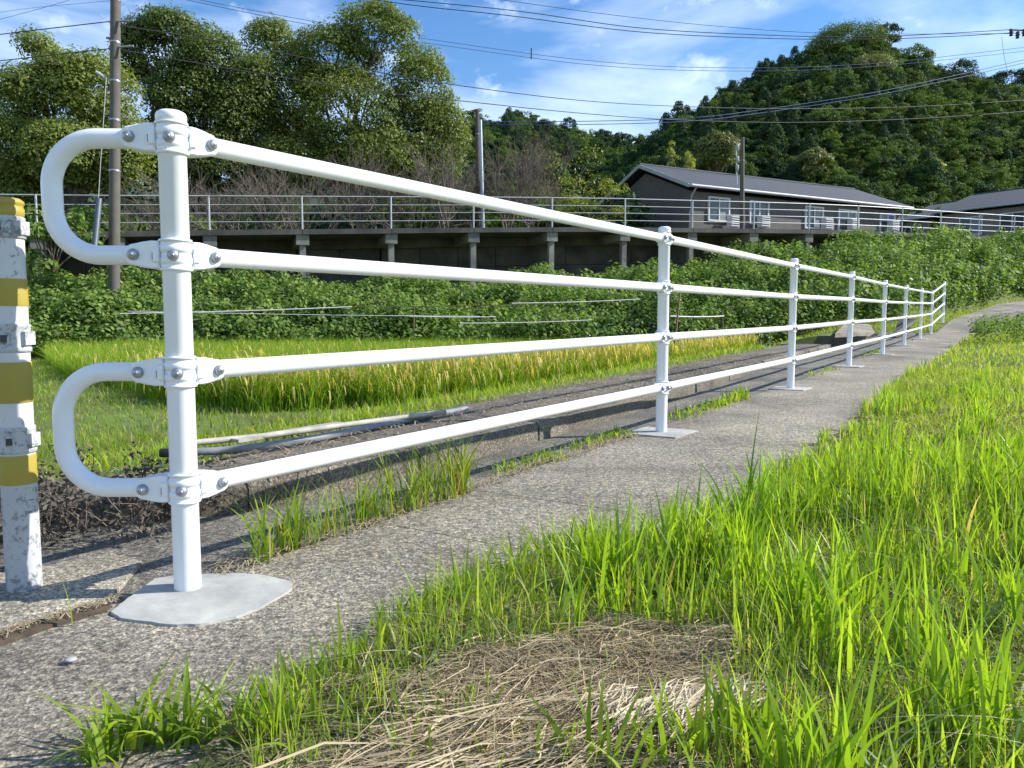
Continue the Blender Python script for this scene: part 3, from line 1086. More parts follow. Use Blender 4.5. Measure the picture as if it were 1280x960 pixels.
# ------------------------------------------------------------------ houses
def house(name, label, O, e, length, half, eave_z, ridge_h, base_z, wallmat, over=.35, wins=(), back=0.0):
    """O eave corner nearest the left end (under the eave line), e unit direction along the front; n points to the back"""
    r = empty(name, (O.x, O.y, base_z))
    tag(r, label, 'house')
    n = Vector((-e.y, e.x, 0))
    R0 = -Vector((O.x, O.y, base_z))
    def P(a, b, z): return Vector((O.x, O.y, 0)) + e * a + n * b + Vector((0, 0, z)) + R0
    # walls: body with gables
    a0, a1, b0, b1 = over, length - over, over, 2 * half - over
    ze = eave_z - .12
    zr = eave_z + ridge_h - .2
    # walls inset so trim never shares a plane
    hb = (b1 - b0) / 2
    vs = [P(a0, b0, base_z), P(a1, b0, base_z), P(a1, b1, base_z), P(a0, b1, base_z),
          P(a0, b0, ze), P(a1, b0, ze), P(a1, b1, ze), P(a0, b1, ze), P(a0, half, zr - .05), P(a1, half, zr - .05)]
    MB().add(vs, [(0, 1, 5, 4), (1, 2, 6, 9, 5), (2, 3, 7, 6), (3, 0, 4, 8, 7), (4, 5, 9, 8), (6, 7, 8, 9)]).build('wall', wallmat, r)
    th = .14
    def slab(bA, zA, bB, zB, a_0, a_1, th, nm, mat, lift=0):
        vs = []
        for a in (a_0, a_1):
            for (b, z) in ((bA, zA), (bB, zB), (bB, zB + th), (bA, zA + th)):
                vs.append(P(a, b, z + lift))
        return MB().add(vs, [(0, 1, 2, 3), (7, 6, 5, 4), (0, 4, 5, 1), (1, 5, 6, 2), (2, 6, 7, 3), (3, 7, 4, 0)]).build(nm, mat, r)
    slab(0, eave_z, half, eave_z + ridge_h, 0, length, th, 'roof', MAT['roof'])
    slab(2 * half, eave_z, half + .002, eave_z + ridge_h, 0, length, th, 'roof', MAT['roof'])
    for aa in (-.05, length + .002):
        slab(-.02, eave_z - .05, half, eave_z + ridge_h - .03, aa, aa + .048, .17, 'rake_board', MAT['trim'])
        slab(2 * half + .02, eave_z - .05, half + .003, eave_z + ridge_h - .03, aa, aa + .048, .17, 'rake_board', MAT['trim'])
    g0 = [P(-.02, -.08, eave_z + .03), P(length + .02, -.08, eave_z + .03)]
    MB().tube(g0, .075, 8).build('gutter', MAT['trim'], r)
    MB().tube([P(a0 + .05, -.05, eave_z), P(a0 + .05, b0 - .06, eave_z - .35), P(a0 + .05, b0 - .06, base_z)], .04, 8).build('downpipe', MAT['trim'], r)
    # roof battens, one fine rib per half metre, as part of the roof
    mb = MB()
    k = .8
    while k < length - .3:
        q0, q1 = P(k, .05, eave_z + th + .02), P(k, half - .05, eave_z + ridge_h + th)
        mb.tube([q0, q1], .008, 4)
        k += .9
    MB().tube([P(0, half, eave_z + ridge_h + th), P(length, half, eave_z + ridge_h + th)], .07, 6).build('ridge_cap', MAT['roof'], r)
    for (a, z, w_, h, gm) in wins:
        c = P(a, b0 - .03, z)
        M = Matrix((e, n, Vector((0, 0, 1)))).transposed()
        fr_ = MB()
        for dx, dz, sx, sz in ((0, h / 2, w_ + .12, .07), (0, -h / 2, w_ + .12, .07), (-w_ / 2 - .025, 0, .07, h - .072), (w_ / 2 + .025, 0, .07, h - .072), (0, 0, .055, h - .072)):
            fr_.box(c + M @ Vector((dx, 0, dz)), (sx, .10, sz), M)
        f_ = fr_.build('window', MAT['frame'], r)
        for sx in (-1, 1):
            MB().box(c + M @ Vector((sx * (w_ / 4 + .012), .01 + .012 * sx, 0)), (w_ / 2 - .03, .03, h - .07), M).build('pane', gm if sx > 0 else MAT['glass'], f_)
    return r, P, b0, e, n


O1 = at(861, 232.5, 33.0)
E1 = at(1139, 262, 39.85) - O1; E1.z = 0; len1 = E1.length; E1.normalize()
base1 = 4.1
ez = O1.z
MAT['curtain'] = simple('pale_curtain', (.20, .22, .24), .6, 0, .15, 3)
def along(px):
    """distance along the front wall seen at this column of the photograph"""
    n = Vector((-E1.y, E1.x, 0)); Ow = Vector((O1.x, O1.y, 0)) + n * .35
    u = px_u(px) ; # x = u*y*~1
    # solve Ow + E1*a : x = u*y'
    k = u / (CP)       # small pitch correction
    return (k * Ow.y - Ow.x) / (E1.x - k * E1.y)
wins = []
for (x0, x1, gm) in ((880, 906, 'curtain'), (931, 954, 'glass'), (999, 1021, 'curtain'), (1040, 1062, 'curtain'), (1091, 1109, 'blue')):
    a0, a1 = along(x0), along(x1)
    wins.append(((a0 + a1) / 2, ez - .82, (a1 - a0) * .92, 1.0, MAT[gm]))
h1, HP, hb0, he, hn = house('brown_house', 'long single-storey dark brown house with slate roof behind the walkway', O1, E1, len1, 3.5, ez, 1.38, base1, MAT['siding'], wins=wins)
# outdoor air-conditioner units along the front wall
acb = MB().box((0, 0, .28), (.52, .26, .52)).mesh('body', MAT['frame'])
acs = []
first = None
aclab = ['white outdoor air-conditioner unit under the window nearest the brown gable end',
         'white outdoor air-conditioner unit under the second window, by the tall bare pole',
         'white outdoor air-conditioner unit under the middle window of the brown house',
         'white outdoor air-conditioner unit under the fourth window of the brown house',
         'white outdoor air-conditioner unit under the blue curtained window']
for k, px in enumerate((905, 942, 1020, 1052, 1101)):
    a_ = along(px); q = HP(a_, hb0 - .35, base1) + Vector((O1.x, O1.y, base1))
    r = empty('air_conditioner', (q.x, q.y, at(px, (285.5, 285.5, 288, 288.5, 289.5)[k], q.y / CP).z - .05), math.atan2(E1.y, E1.x))
    tag(r, aclab[k], 'air conditioner', 'air conditioner units along the brown house')
    link('body', acb, r)
    if first is None:
        sl = MB().box((0, -.150, 0), (.50, .03, .045)).mesh('slat', MAT['frame'])
        dk = MB().box((0, -.134, .28), (.46, .012, .46)).mesh('grille', MAT['black'])
        first = 1
    link('grille', dk, r)
    for j in range(5): link('slat', sl, r, loc=(0, 0, .09 + .095 * j))

O2 = at(1167, 267, 50.0)
e2 = Vector((.55, -.835, 0)).normalized()
O2b = Vector((O2.x, O2.y, O2.z)) 
w2 = []
for a in (2.2, 4.6, 7.0, 9.5, 12):
    w2.append((a, O2.z - 1.0, 1.3, 1.1, MAT['curtain'] if a in (2.2, 7.0) else MAT['glass']))
h2, *_ = house('taupe_house', 'low grey-brown house with slate roof at the right edge behind the walkway', O2b, e2, 15, 5.0, O2.z, 1.5, 4.4, MAT['siding2'], wins=w2)
O3 = O2b - e2 * 2.6 - Vector((0, 0, .12))
h3, *_ = house('taupe_annex', 'short grey-brown annex joined to the left end of the right-hand house', O3, e2, 2.5, 4.8, O2.z - .22, 1.38, 4.4, MAT['siding2'], wins=[(1.0, O2.z - 1.3, .8, 1.2, MAT['glass'])])

# ------------------------------------------------------------------ poles
def pole(name, label, base, top, r0, r1, mat, bands=()):
    r = empty(name, base)
    tag(r, label, 'pole')
    v = Vector(top) - Vector(base)
    MB().tube([v * t for t in (0, .25, .5, .75, 1)], [r0 + (r1 - r0) * t for t in (0, .25, .5, .75, 1)], 18).build('shaft', mat, r)
    for t in bands:
        MB().tube([v * (t - .002), v * (t + .002)], r0 + (r1 - r0) * t + .008, 18).build('band', MAT['galv'], r)
    return r
pb = at(142.5, 376, 21.0); pt = at(145, -110, 21.3)
up1 = pole('utility_pole', 'thick brown concrete utility pole rising behind the looped railing end', pb, pt, .150, .125, MAT['polec'], (.33, .46, .56, .66, .77, .88))
# arm with insulator rolls seen at the top of the picture
v = pt - pb
def pole_pt(py): return at(144, py, 21.2)
for k, py in enumerate((28, 60)):
    q = pole_pt(py) - pb
    MB().tube([q + Vector((-.15, -.05, 0)), q + Vector((.55, -.1, .02))], .03, 8).build('wire_bracket', MAT['galv'], up1)
q = pole_pt(100) - pb
MB().tube([q + Vector((-.15, -.1, -.02)), q + Vector((-.42, -.2, .16))], .045, 8).build('stay_clamp', MAT['trim'], up1)
# guy wire with guard tube
gw = MB().tube([at(133, 97, 21.0), at(126, 200, 20.5), at(122.5, 255, 20.2)], .008, 6).build('guy_wire', MAT['trim'])
tag(gw, 'thin pale guy wire hanging beside the thick brown utility pole', 'guy wire')
gt = MB().tube([at(124, 249, 20.2), at(118, 311, 19.8)], .075, 12).build('guy_guard', MAT['bluegrey'])
tag(gt, 'slanting blue-grey guard tube at the foot of the guy wire', 'guard tube')

pole('wooden_pole', 'thin dark wooden pole beside the bare trees', at(598, 292, 33.5), at(596.5, 137, 33.5), .11, .09, MAT['polew'], (.8,))
pole('steel_pole', 'thin pale steel pole standing against the dark wooden one', at(604, 290, 32.5), at(600.5, 150, 32.5), .085, .065, MAT['galv'], (.9,))
p3 = pole('concrete_pole', 'short bare grey concrete pole in front of the brown house', at(927.5, 287, 32.9), at(928, 172, 32.9), .105, .085, MAT['polec'], (.75,))
q0 = Vector(p3.location)
MB().tube([at(921, 231, 32.7) - q0, at(920, 182, 32.7) - q0], .03, 6).build('side_bracket', MAT['galv'], p3)
for py in (184, 199, 210):
    MB().lathe([(.0, -.16), (.07, -.12), (.05, -.04), (.09, 0), (.05, .05), (.08, .1), (0, .14)], 10, c=at(921.5, py, 32.6) - q0).build('insulator', MAT['trim'], p3)
# pole just outside the right edge, its arm reaches the picture
p4 = pole('crossarm_pole', 'utility pole at the right edge whose wire arm reaches into view', at(1302, 300, 44), at(1300, 20, 44), .17, .13, MAT['polec'])
q0 = Vector(p4.location)
MB().tube([at(1262, 37, 43.6) - q0, at(1325, 40, 43.6) - q0], .06, 8).build('crossarm', MAT['galv'], p4)
for px, py in ((1264, 40), (1272, 43), (1280, 40)):
    MB().lathe([(0, -.25), (.1, -.2), (.07, -.1), (.13, -.04), (.07, .04), (.12, .1), (0, .2)], 10, c=at(px, py, 43.5) - q0).build('insulator', MAT['darkboard'], p4)

# ------------------------------------------------------------------ wires
def smooth_curve(pts, n=8):
    P = [Vector(p) for p in pts]; out = []
    for i in range(len(P) - 1):
        p0 = P[max(i - 1, 0)]; p1 = P[i]; p2 = P[i + 1]; p3 = P[min(i + 2, len(P) - 1)]
        for k in range(n):
            t = k / n
            out.append(.5 * ((2 * p1) + (-p0 + p2) * t + (2 * p0 - 5 * p1 + 4 * p2 - p3) * t * t + (-p0 + 3 * p1 - 3 * p2 + p3) * t ** 3))
    out.append(P[-1]); return out
def wire(label, pts, r=.016, mat='wire', group='overhead wires', name='wire'):
    P = smooth_curve([at(*p) for p in pts])
    r = r * .78
    o = MB().tube(P, r, 5, smooth=True).build(name, MAT[mat])
    tag(o, label, 'wire', group)
    return o
wire('black wire entering at the left edge and meeting the pole near the top', [(-150, 62, 24), (0, 43, 22.5), (136, 27, 21.2)], .018)
wire('black wire from the left edge to the pole, the lower of the two', [(-150, 92, 24), (0, 76, 22.5), (136, 61, 21.2)], .018)
wire('thin grey wire crossing the top left corner above the trees', [(-60, 40, 30), (60, 8, 30), (110, -8, 30)], .009)
wire('thin grey wire slanting from the left edge to the top corner', [(-30, 20, 30), (40, 10, 30), (150, 0, 30)], .008)
wire('black wire sagging from the brown pole across the camphor trees, upper', [(150, 32, 21.2), (300, 56, 23), (450, 86, 25), (575, 107, 27), (720, 125, 30), (850, 133, 34), (1000, 136, 38), (1150, 133, 42), (1300, 124, 46)], .020)
wire('black wire sagging from the brown pole across the camphor trees, lower', [(150, 62, 21.2), (300, 88, 23), (450, 112, 25), (575, 126, 27), (720, 141, 30), (850, 150, 34), (1000, 153, 38), (1150, 148, 42), (1300, 138, 46)], .020)
wire('topmost pair of black wires running to the right edge, upper one', [(440, -6, 36), (640, 13, 38), (800, 35, 40), (960, 44, 42), (1080, 46, 43), (1180, 42, 43.5), (1264, 37, 43.5)], .026)
wire('topmost pair of black wires running to the right edge, lower one', [(410, -9, 36), (520, 7, 37), (640, 20, 38), (800, 40, 40), (960, 48, 42), (1080, 49, 43), (1180, 46, 43.5), (1266, 41, 43.5)], .026)
wire('single black wire just under the topmost pair', [(600, -4, 38), (760, 18, 40), (900, 33, 42), (1050, 42, 43), (1272, 42, 43.5)], .016)
wire('thin blue-grey wire through the middle of the sky, upper of its pair', [(230, -4, 40), (400, 28, 44), (640, 64, 50), (750, 77, 52), (860, 84, 54), (1000, 84, 56), (1130, 76, 58), (1290, 58, 60)], .022, 'wireblue')
wire('thin blue-grey wire through the middle of the sky, lower of its pair', [(215, -4, 40), (400, 33, 44), (640, 69, 50), (750, 82, 52), (860, 88, 54), (1000, 88, 56), (1130, 80, 58), (1290, 63, 60)], .022, 'wireblue')
for dy in (0, 4):
    wire('blue twin cable crossing the face of the wooded hill' + (' and rising to the right edge' if dy == 0 else ', its lower strand'),
         [(600, 152 + dy, 40), (700, 152 + dy, 40), (855, 148 + dy, 42), (960, 136 + dy, 44), (1090, 116 + dy, 46), (1200, 93 + dy, 48), (1300, 70 + dy, 50)], .026, 'wireblue')
wire('thin drop wire falling from the crossarm at the right edge', [(1252, 46, 43.5), (1256, 75, 43.5), (1262, 97, 43.5)], .012)
def spacer(px, py, d, lab):
    o = MB().box(at(px, py, d), (.07, .05, .7)).build('wire_spacer', MAT['darkboard']); tag(o, lab, 'wire spacer', 'spacers on the wires')
spacer(664, 67, 50.5, 'small dark spacer on the thin blue-grey wires left of the hill')
spacer(997, 86, 56, 'small dark spacer on the thin blue-grey wires before the hill top')
spacer(962, 137, 44, 'small dark spacer on the blue twin cable across the hill')

# ------------------------------------------------------------------ foliage tools
def leaf_quads(C, Nn, size, aspect=.5, rng=RNG, fold=.0):
    """rhombus leaves at C facing Nn"""
    n = len(C)
    Nn = Nn / np.maximum(np.linalg.norm(Nn, axis=1, keepdims=True), 1e-6)
    a = rng.normal(size=(n, 3)); u = np.cross(Nn, a); u /= np.maximum(np.linalg.norm(u, axis=1, keepdims=True), 1e-6)
    v = np.cross(Nn, u)
    sz = (size * rng.uniform(.65, 1.35, n))[:, None]
    V = np.empty((n, 4, 3))
    V[:, 0] = C - u * sz * .5
    V[:, 1] = C + v * sz * aspect * .5 + Nn * sz * fold
    V[:, 2] = C + u * sz * .5
    V[:, 3] = C - v * sz * aspect * .5 + Nn * sz * fold
    return V.reshape(-1, 3), np.arange(4 * n).reshape(-1, 4)


def sphere_dirs(n, rng=RNG):
    d = rng.normal(size=(n, 3)); return d / np.linalg.norm(d, axis=1, keepdims=True)


def lobe_leaves(centers, radii, per, size, squash=.8, rng=RNG, aspect=.5, droop=.25):
    Cs = []; Ns = []
    for c, r in zip(centers, radii):
        d = sphere_dirs(per, rng)
        d[:, 2] = np.where(d[:, 2] < -.35, -d[:, 2] * .6, d[:, 2])
        rr = r * (1 - .22 * rng.random(per) ** 2) * (1 + .18 * vnoise(d[:, 0] * 2 + c[0], d[:, 1] * 2 + d[:, 2], .6, 5))
        p = d * rr[:, None]; p[:, 2] *= squash
        Cs.append(p + np.asarray(c)); Ns.append(d + rng.normal(size=(per, 3)) * .42 + np.array([0, 0, droop]))
    C = np.concatenate(Cs); Nn = np.concatenate(Ns)
    return leaf_quads(C, Nn, size, aspect, rng)


def limb(mb, a, b, r0, r1, bend=.1, n=5, sides=7, rng=random):
    a = Vector(a); b = Vector(b); L_ = (b - a).length
    off = Vector((rng.uniform(-1, 1), rng.uniform(-1, 1), rng.uniform(-.2, .8))) * bend * L_
    pts = [a + (b - a) * t + off * math.sin(math.pi * t) for t in [k / n for k in range(n + 1)]]
    mb.tube(pts, [r0 + (r1 - r0) * k / n for k in range(n + 1)], sides, caps=False)
    return pts


# camphor trees --------------------------------------------------
def camphor(label, depth, blobs, base_px, lobe_n, per, seed, leaf=.17, dscale=.9, mat='camphor', name='camphor_tree', cat='tree', group='trees beyond the walkway', lr=(.55, 1.0)):
    rng = np.random.default_rng(seed); rr = random.Random(seed)
    b = at(base_px, 283, depth)
    b.z = float(hill_z(np.array(b.x), np.array(b.y))) - .1
    root = empty(name, b); tag(root, label, cat, group)
    cs = []; rs = []
    areas = np.array([bx[2] * bx[3] for bx in blobs], dtype=float); areas /= areas.sum()
    centers = []
    for bl, ar in zip(blobs, areas):
        px, py, rx, ry = bl[:4]; dd = bl[4] if len(bl) > 4 else 0
        c = np.array(at(px, py, depth + dd)); R1 = rx / F * depth; R2 = ry / F * depth
        centers.append((c, R1, R2))
        for k in range(int(lobe_n * ar)):
            d = sphere_dirs(1, rng)[0]
            if d[1] > .45 and rng.random() < .7: d[1] = -d[1]      # fewer on the far side
            rad = rng.uniform(*lr)
            q = max(.0, 1 - rad / max(R1, .1) * .7); f = rng.uniform(.72, 1.0)
            p = c + d * np.array([max(R1 - rad * .7, .1), R1 * dscale, max(R2 - rad * .6, .1)]) * f
            cs.append(p); rs.append(rad)
    V, Q = lobe_leaves(cs, rs, per, leaf, .78, rng, .55)
    V = V - np.array(b)
    link('crown', mesh_np('crown', V, Q), root, MAT[mat])
    mb = MB()
    fork = Vector((0, 0, 2.2))
    mb.tube([(0, 0, -.3), (.05, 0, .8), fork], [.42, .34, .30], 10, caps=False)
    for c, R1, R2 in centers:
        q = Vector(c) - Vector(b)
        pts = limb(mb, fork, q + Vector((0, 0, -R2 * .2)), .2, .07, .12, 6, 7, rr)
        for k in range(7):
            e_ = q + Vector((rr.uniform(-1, 1) * R1 * .8, rr.uniform(-.9, .3) * R1, rr.uniform(-.6, .8) * R2))
            limb(mb, pts[rr.randint(2, 6)], e_, .06, .015, .15, 4, 5, rr)
    mb.build('trunk', MAT['bark'], root)
    return root


camphor('large camphor tree behind the pole at the left edge', 35, [(50, 62, 20, 24), (88, 92, 34, 30), (50, 120, 50, 45), (120, 120, 56, 58), (20, 190, 60, 60), (100, 200, 75, 55), (165, 195, 32, 55), (30, 250, 70, 40, 1)], 95, 760, 105, 1, .145)
camphor('tall camphor tree between the pole and the railing end', 39, [(212, 42, 44, 30), (178, 70, 34, 50), (262, 78, 48, 48), (318, 110, 34, 50), (240, 130, 60, 60), (300, 150, 45, 60), (200, 190, 45, 55, 2), (270, 210, 70, 45)], 235, 820, 105, 2, .145)
camphor('broadest camphor tree, its domed crown above the top rail', 41, [(470, 45, 60, 42), (415, 80, 60, 50), (340, 60, 34, 38), (528, 118, 46, 60), (556, 165, 34, 45), (360, 130, 60, 65), (440, 150, 85, 70), (545, 190, 42, 48), (480, 205, 90, 45), (370, 215, 85, 45)], 440, 1150, 105, 3, .145)
# lower trees in dark leaf colour paint in the deep shade under the camphors
camphor('understorey tree with leaves coloured dark for the shade between the camphor trees', 47, [(330, 200, 90, 60), (180, 220, 90, 50), (500, 230, 90, 45), (60, 230, 90, 50)], 330, 110, 190, 4, .24, .5, 'forestdark', 'understorey_tree', lr=(1.2, 2.0))


# bare shrubs ------------------------------------------------------
def bare_mesh(seed, h=3.2, spread=1.6, n0=7, lev=3):
    rr = random.Random(seed); mb = MB()
    def grow(p, d, L_, r, lv):
        q = p + d * L_ * .5 + Vector((rr.uniform(-.1, .1), rr.uniform(-.1, .1), 0)) * L_; e_ = p + d * L_
        mb.tube([p, q, e_], [r, r * .8, r * .55], 4, caps=False)
        if lv == 0: return
        for k in range(rr.randint(3, 4)):
            s_ = rr.choice((q, e_, e_, q.lerp(e_, .5)))
            nd = (d + Vector((rr.uniform(-1, 1), rr.uniform(-1, 1), rr.uniform(-.45, .8))) * .75).normalized()
            grow(s_, nd, L_ * rr.uniform(.5, .8), r * .55, lv - 1)
    for k in range(n0):
        a = rr.uniform(0, 6.28); d = Vector((math.cos(a) * rr.uniform(.2, 1) * spread / h * 1.6, math.sin(a) * .5 * spread / h, 1)).normalized()
        grow(Vector((rr.uniform(-.2, .2), rr.uniform(-.2, .2), 0)), d, h * .42, .035, lev)
    return mb.mesh('branches', MAT['twig'])


bare = [bare_mesh(10), bare_mesh(11, 3.0, 2.4), bare_mesh(12, 2.6, 2.6)]
tall = bare_mesh(15, 5.0, 1.4, 3, 4)
sx = [(178, 31, 1, 1.1, 'leafless twiggy shrub behind the handrail beside the thick utility pole'),
      (222, 30, 0, 1.2, 'leafless shrub behind the handrail, seen past the white end post'),
      (262, 31, 1, 1.2, 'leafless shrub behind the handrail just right of the white end post'),
      (300, 29.5, 2, 1.25, 'low tangled leafless shrub below the upper white rail near its thick end'),
      (335, 30.5, 0, 1.25, 'leafless shrub left of the handrail post below the broad camphor'),
      (372, 29.8, 1, 1.3, 'wide leafless shrub in front of the left part of the broad camphor'),
      (408, 31, 2, 1.3, 'spreading leafless shrub under the middle of the broad camphor'),
      (445, 30.5, 0, 1.35, 'leafless shrub under the middle of the broad camphor, beside the spreading one'),
      (482, 31.5, 1, 1.35, 'dense leafless shrub under the right half of the broad camphor'),
      (520, 31, 2, 1.35, 'leafless shrub under the right edge of the broad camphor'),
      (556, 31, 0, 1.45, 'leafless shrub left of the two thin poles'),
      (582, 34, 1, 1.6, 'taller leafless shrub immediately behind the two thin poles'),
      (632, 33, 0, 1.5, 'tall leafless shrub right of the two thin poles'),
      (668, 33, 2, 1.4, 'leafless shrub at the foot of the slender bare trees')]
for px, d, k, s_, lab in sx:
    b = at(px, 285, d); b.z = float(hill_z(np.array(b.x), np.array(b.y)))
    s_ *= .92
    r = empty('bare_shrub', b, px * .37); r.scale = (s_, s_, s_)
    tag(r, lab, 'shrub', 'leafless shrubs behind the walkway')
    link('branches', bare[k], r)
for px, d, s_, lab in ((655, 35, 1.0, 'tall slender leafless tree right of the two thin poles'), (690, 34, .95, 'pale-trunked leafless tree before the yellow-green bush')):
    b = at(px, 285, d); b.z = float(hill_z(np.array(b.x), np.array(b.y)))
    r = empty('bare_tree', b, px); r.scale = (s_,) * 3
    tag(r, lab, 'tree')
    link('branches', tall, r)


# leafy shrubs made of loose lobes ------------------------------------
def shrub(name, label, cat, base, lobes, per, leaf, mat, seed, stem=.03, group=None, aspect=.5):
    rng = np.random.default_rng(seed); rr = random.Random(seed)
    root = empty(name, base); tag(root, label, cat, group)
    cs = [np.array(l[:3]) for l in lobes]; rs = [l[3] for l in lobes]
    V, Q = lobe_leaves(cs, rs, per, leaf, .9, rng, aspect)
    link('foliage', mesh_np('foliage', V, Q), root, MAT[mat])
    mb = MB()
    for c in cs: limb(mb, (0, 0, -.2), c, stem, stem * .3, .12, 4, 5, rr)
    mb.build('stem', MAT['bark'], root)
    return root
def onplateau(px, d):
    b = at(px, 285, d); b.z = float(hill_z(np.array(b.x), np.array(b.y))); return b
rr = random.Random(5)
shrub('yellow_green_shrub', 'bright yellow-green bush between the bare trees and the brown gable', 'bush', onplateau(735, 33),
      [(-1.3 + rr.uniform(0, 2.9), rr.uniform(-.6, .6), rr.uniform(.5, 2.3), rr.uniform(.35, .6)) for _ in range(24)], 110, .13, 'yellowleaf', 31)
shrub('loose_yellow_tree', 'thin loose-leaved yellowish tree left of the yellow-green bush', 'tree', onplateau(700, 34.5),
      [(rr.uniform(-1.4, 1.5), rr.uniform(-.6, .6), rr.uniform(1.5, 4.2), rr.uniform(.4, .8)) for _ in range(20)], 32, .13, 'yellowleaf', 32)
shrub('broadleaf_shrub', 'bushy broad-leaved shrub inside the railing loop beyond the guy wire', 'bush', at(66, 330, 20.5),
      [(rr.uniform(-.9, .9), rr.uniform(-.4, .4), rr.uniform(-.2, 1.4), rr.uniform(.3, .45)) for _ in range(16)], 60, .17, 'bankleaf', 33)
shrub('twiggy_shrub', 'low broad-leaved shrub on the bank by the guard tube', 'bush', at(108, 320, 21.5),
      [(rr.uniform(-.5, .6), rr.uniform(-.4, .4), rr.uniform(.0, 1.1), rr.uniform(.25, .4)) for _ in range(10)], 50, .15, 'bankleaf', 34)
# small saplings above the roof peak
for k, (px, lab) in enumerate(((838, 'pale yellow-green bamboo sprouting behind the gable peak, the taller'), (860, 'pale yellow-green bamboo behind the roof, just right of the taller one'))):
    b = onplateau(px, 48)
    zt = (400 - (178 if k == 0 else 190)) / F * 48 + H - b.z
    lob = []
    for j in range(22):
        t = j / 21; h_ = zt * (.45 + .55 * t); lob.append((rr.uniform(-1, 1) * (1 - t) * 1.3, rr.uniform(-.4, .4), h_ - abs(rr.uniform(0, .5)), .22 + .25 * (1 - t)))
    shrub('bamboo', lab, 'bamboo', b, lob, 30, .26, 'yellowleaf', 50 + k, .03, aspect=.22)


# forest prototypes ------------------------------------------------------
def tree_proto(seed, mat, H_=1.6, R_=1.0, lobes=44, per=85, leaf=.095, conic=False, ls=(.16, .34)):
    """crown about one unit in radius with its foot at zero"""
    rng = np.random.default_rng(seed)
    cs = []; rs = []
    for k in range(lobes):
        d = sphere_dirs(1, rng)[0]
        if conic:
            t = rng.random(); rad = (1 - t) * .8; a = rng.uniform(0, 6.28)
            cs.append((math.cos(a) * rad, math.sin(a) * rad, .3 + t * 2.3)); rs.append(.24 + .2 * (1 - t))
        else:
            fq = rng.uniform(.6, 1); cs.append((d[0] * R_ * .8 * fq, d[1] * R_ * .8 * fq, H_ * .62 + d[2] * H_ * .5 * fq)); rs.append(rng.uniform(*ls))
    V, Q = lobe_leaves(cs, rs, per, leaf, .85, rng, .6)
    o = bpy.data.objects.new('tree_kind', mesh_np('tree_kind', V, Q)); o.data.materials.append(MAT[mat])
    return o


def proto_set(prefix):
    return [tree_proto(101, 'forest'), tree_proto(102, 'forest', 1.3, 1.15), tree_proto(103, 'forestdark', 1.7, .9),
            tree_proto(104, 'forestdark', 1.4, 1.0, 50), tree_proto(105, 'forest', 2.0, .8, 46), tree_proto(106, 'forestdark', conic=True, lobes=46)]


def fill_hill(n, pxr, yr, pred, seed):
    rng = np.random.default_rng(seed); out = []
    while len(out) < n:
        y = math.sqrt(rng.uniform(yr[0] ** 2, yr[1] ** 2)); px = rng.uniform(*pxr)
        x = px_u(px) * y
        if pred(px, y): out.append((x, y))
    P = np.array(out)
    return P


protos = proto_set('f')
P = fill_hill(2100, (770, 1500), (52, 116), lambda px, y: y > 52 + max(0, (830 - px)) * .3, 61)
rngf = np.random.default_rng(62)
Zt = hill_z(P[:, 0], P[:, 1]) - .4
scl = rngf.uniform(.95, 1.8, len(P)) * np.where(P[:, 1] < 75, .85, 1.0)
pxs = 640 + P[:, 0] / P[:, 1] * F
# mostly dark kinds paint shade on the left flank, bright kinds sun on the right
order = pxs + rngf.normal(0, 70, len(P))
darkm = order < 1000
def sc(name, m, pr, probs, lab, seed):
    pts = np.stack([P[m, 0], P[m, 1], Zt[m]], 1)
    rot = np.stack([rngf.uniform(-.12, .12, m.sum()), rngf.uniform(-.12, .12, m.sum()), rngf.uniform(0, 6.28, m.sum())], 1)
    o = scatter(name, pts, rot, scl[m], pr, seed, probs=probs)
    tag(o, lab, 'woods', kind='stuff')
sc('dark_woods', darkm, proto_set('a'), [.14, .10, .26, .26, .06, .18], 'dark evergreen woods on the left flank of the hill, its shade in their leaf colour', 63)
sc('bright_woods', ~darkm, proto_set('b'), [.30, .28, .10, .08, .20, .04], 'brighter green woods on the right side of the hill, sunlight in their leaf colour', 64)
P = fill_hill(560, (430, 850), (66, 158), lambda px, y: True, 65)
Zt = hill_z(P[:, 0], P[:, 1]) - .5
scl = rngf.uniform(1.4, 2.3, len(P))
sc('far_woods', np.ones(len(P), bool), proto_set('c'), [.22, .22, .2, .2, .08, .08], 'distant wooded ridge seen between the camphors and the hill', 66)
P = fill_hill(160, (-500, 520), (58, 100), lambda px, y: True, 67)
Zt = hill_z(P[:, 0], P[:, 1]) - .3
scl = rngf.uniform(1.4, 2.2, len(P))
sc('low_woods', np.ones(len(P), bool), proto_set('d'), [.15, .1, .35, .3, .0, .1], 'low dark woods behind the camphor trees', 68)

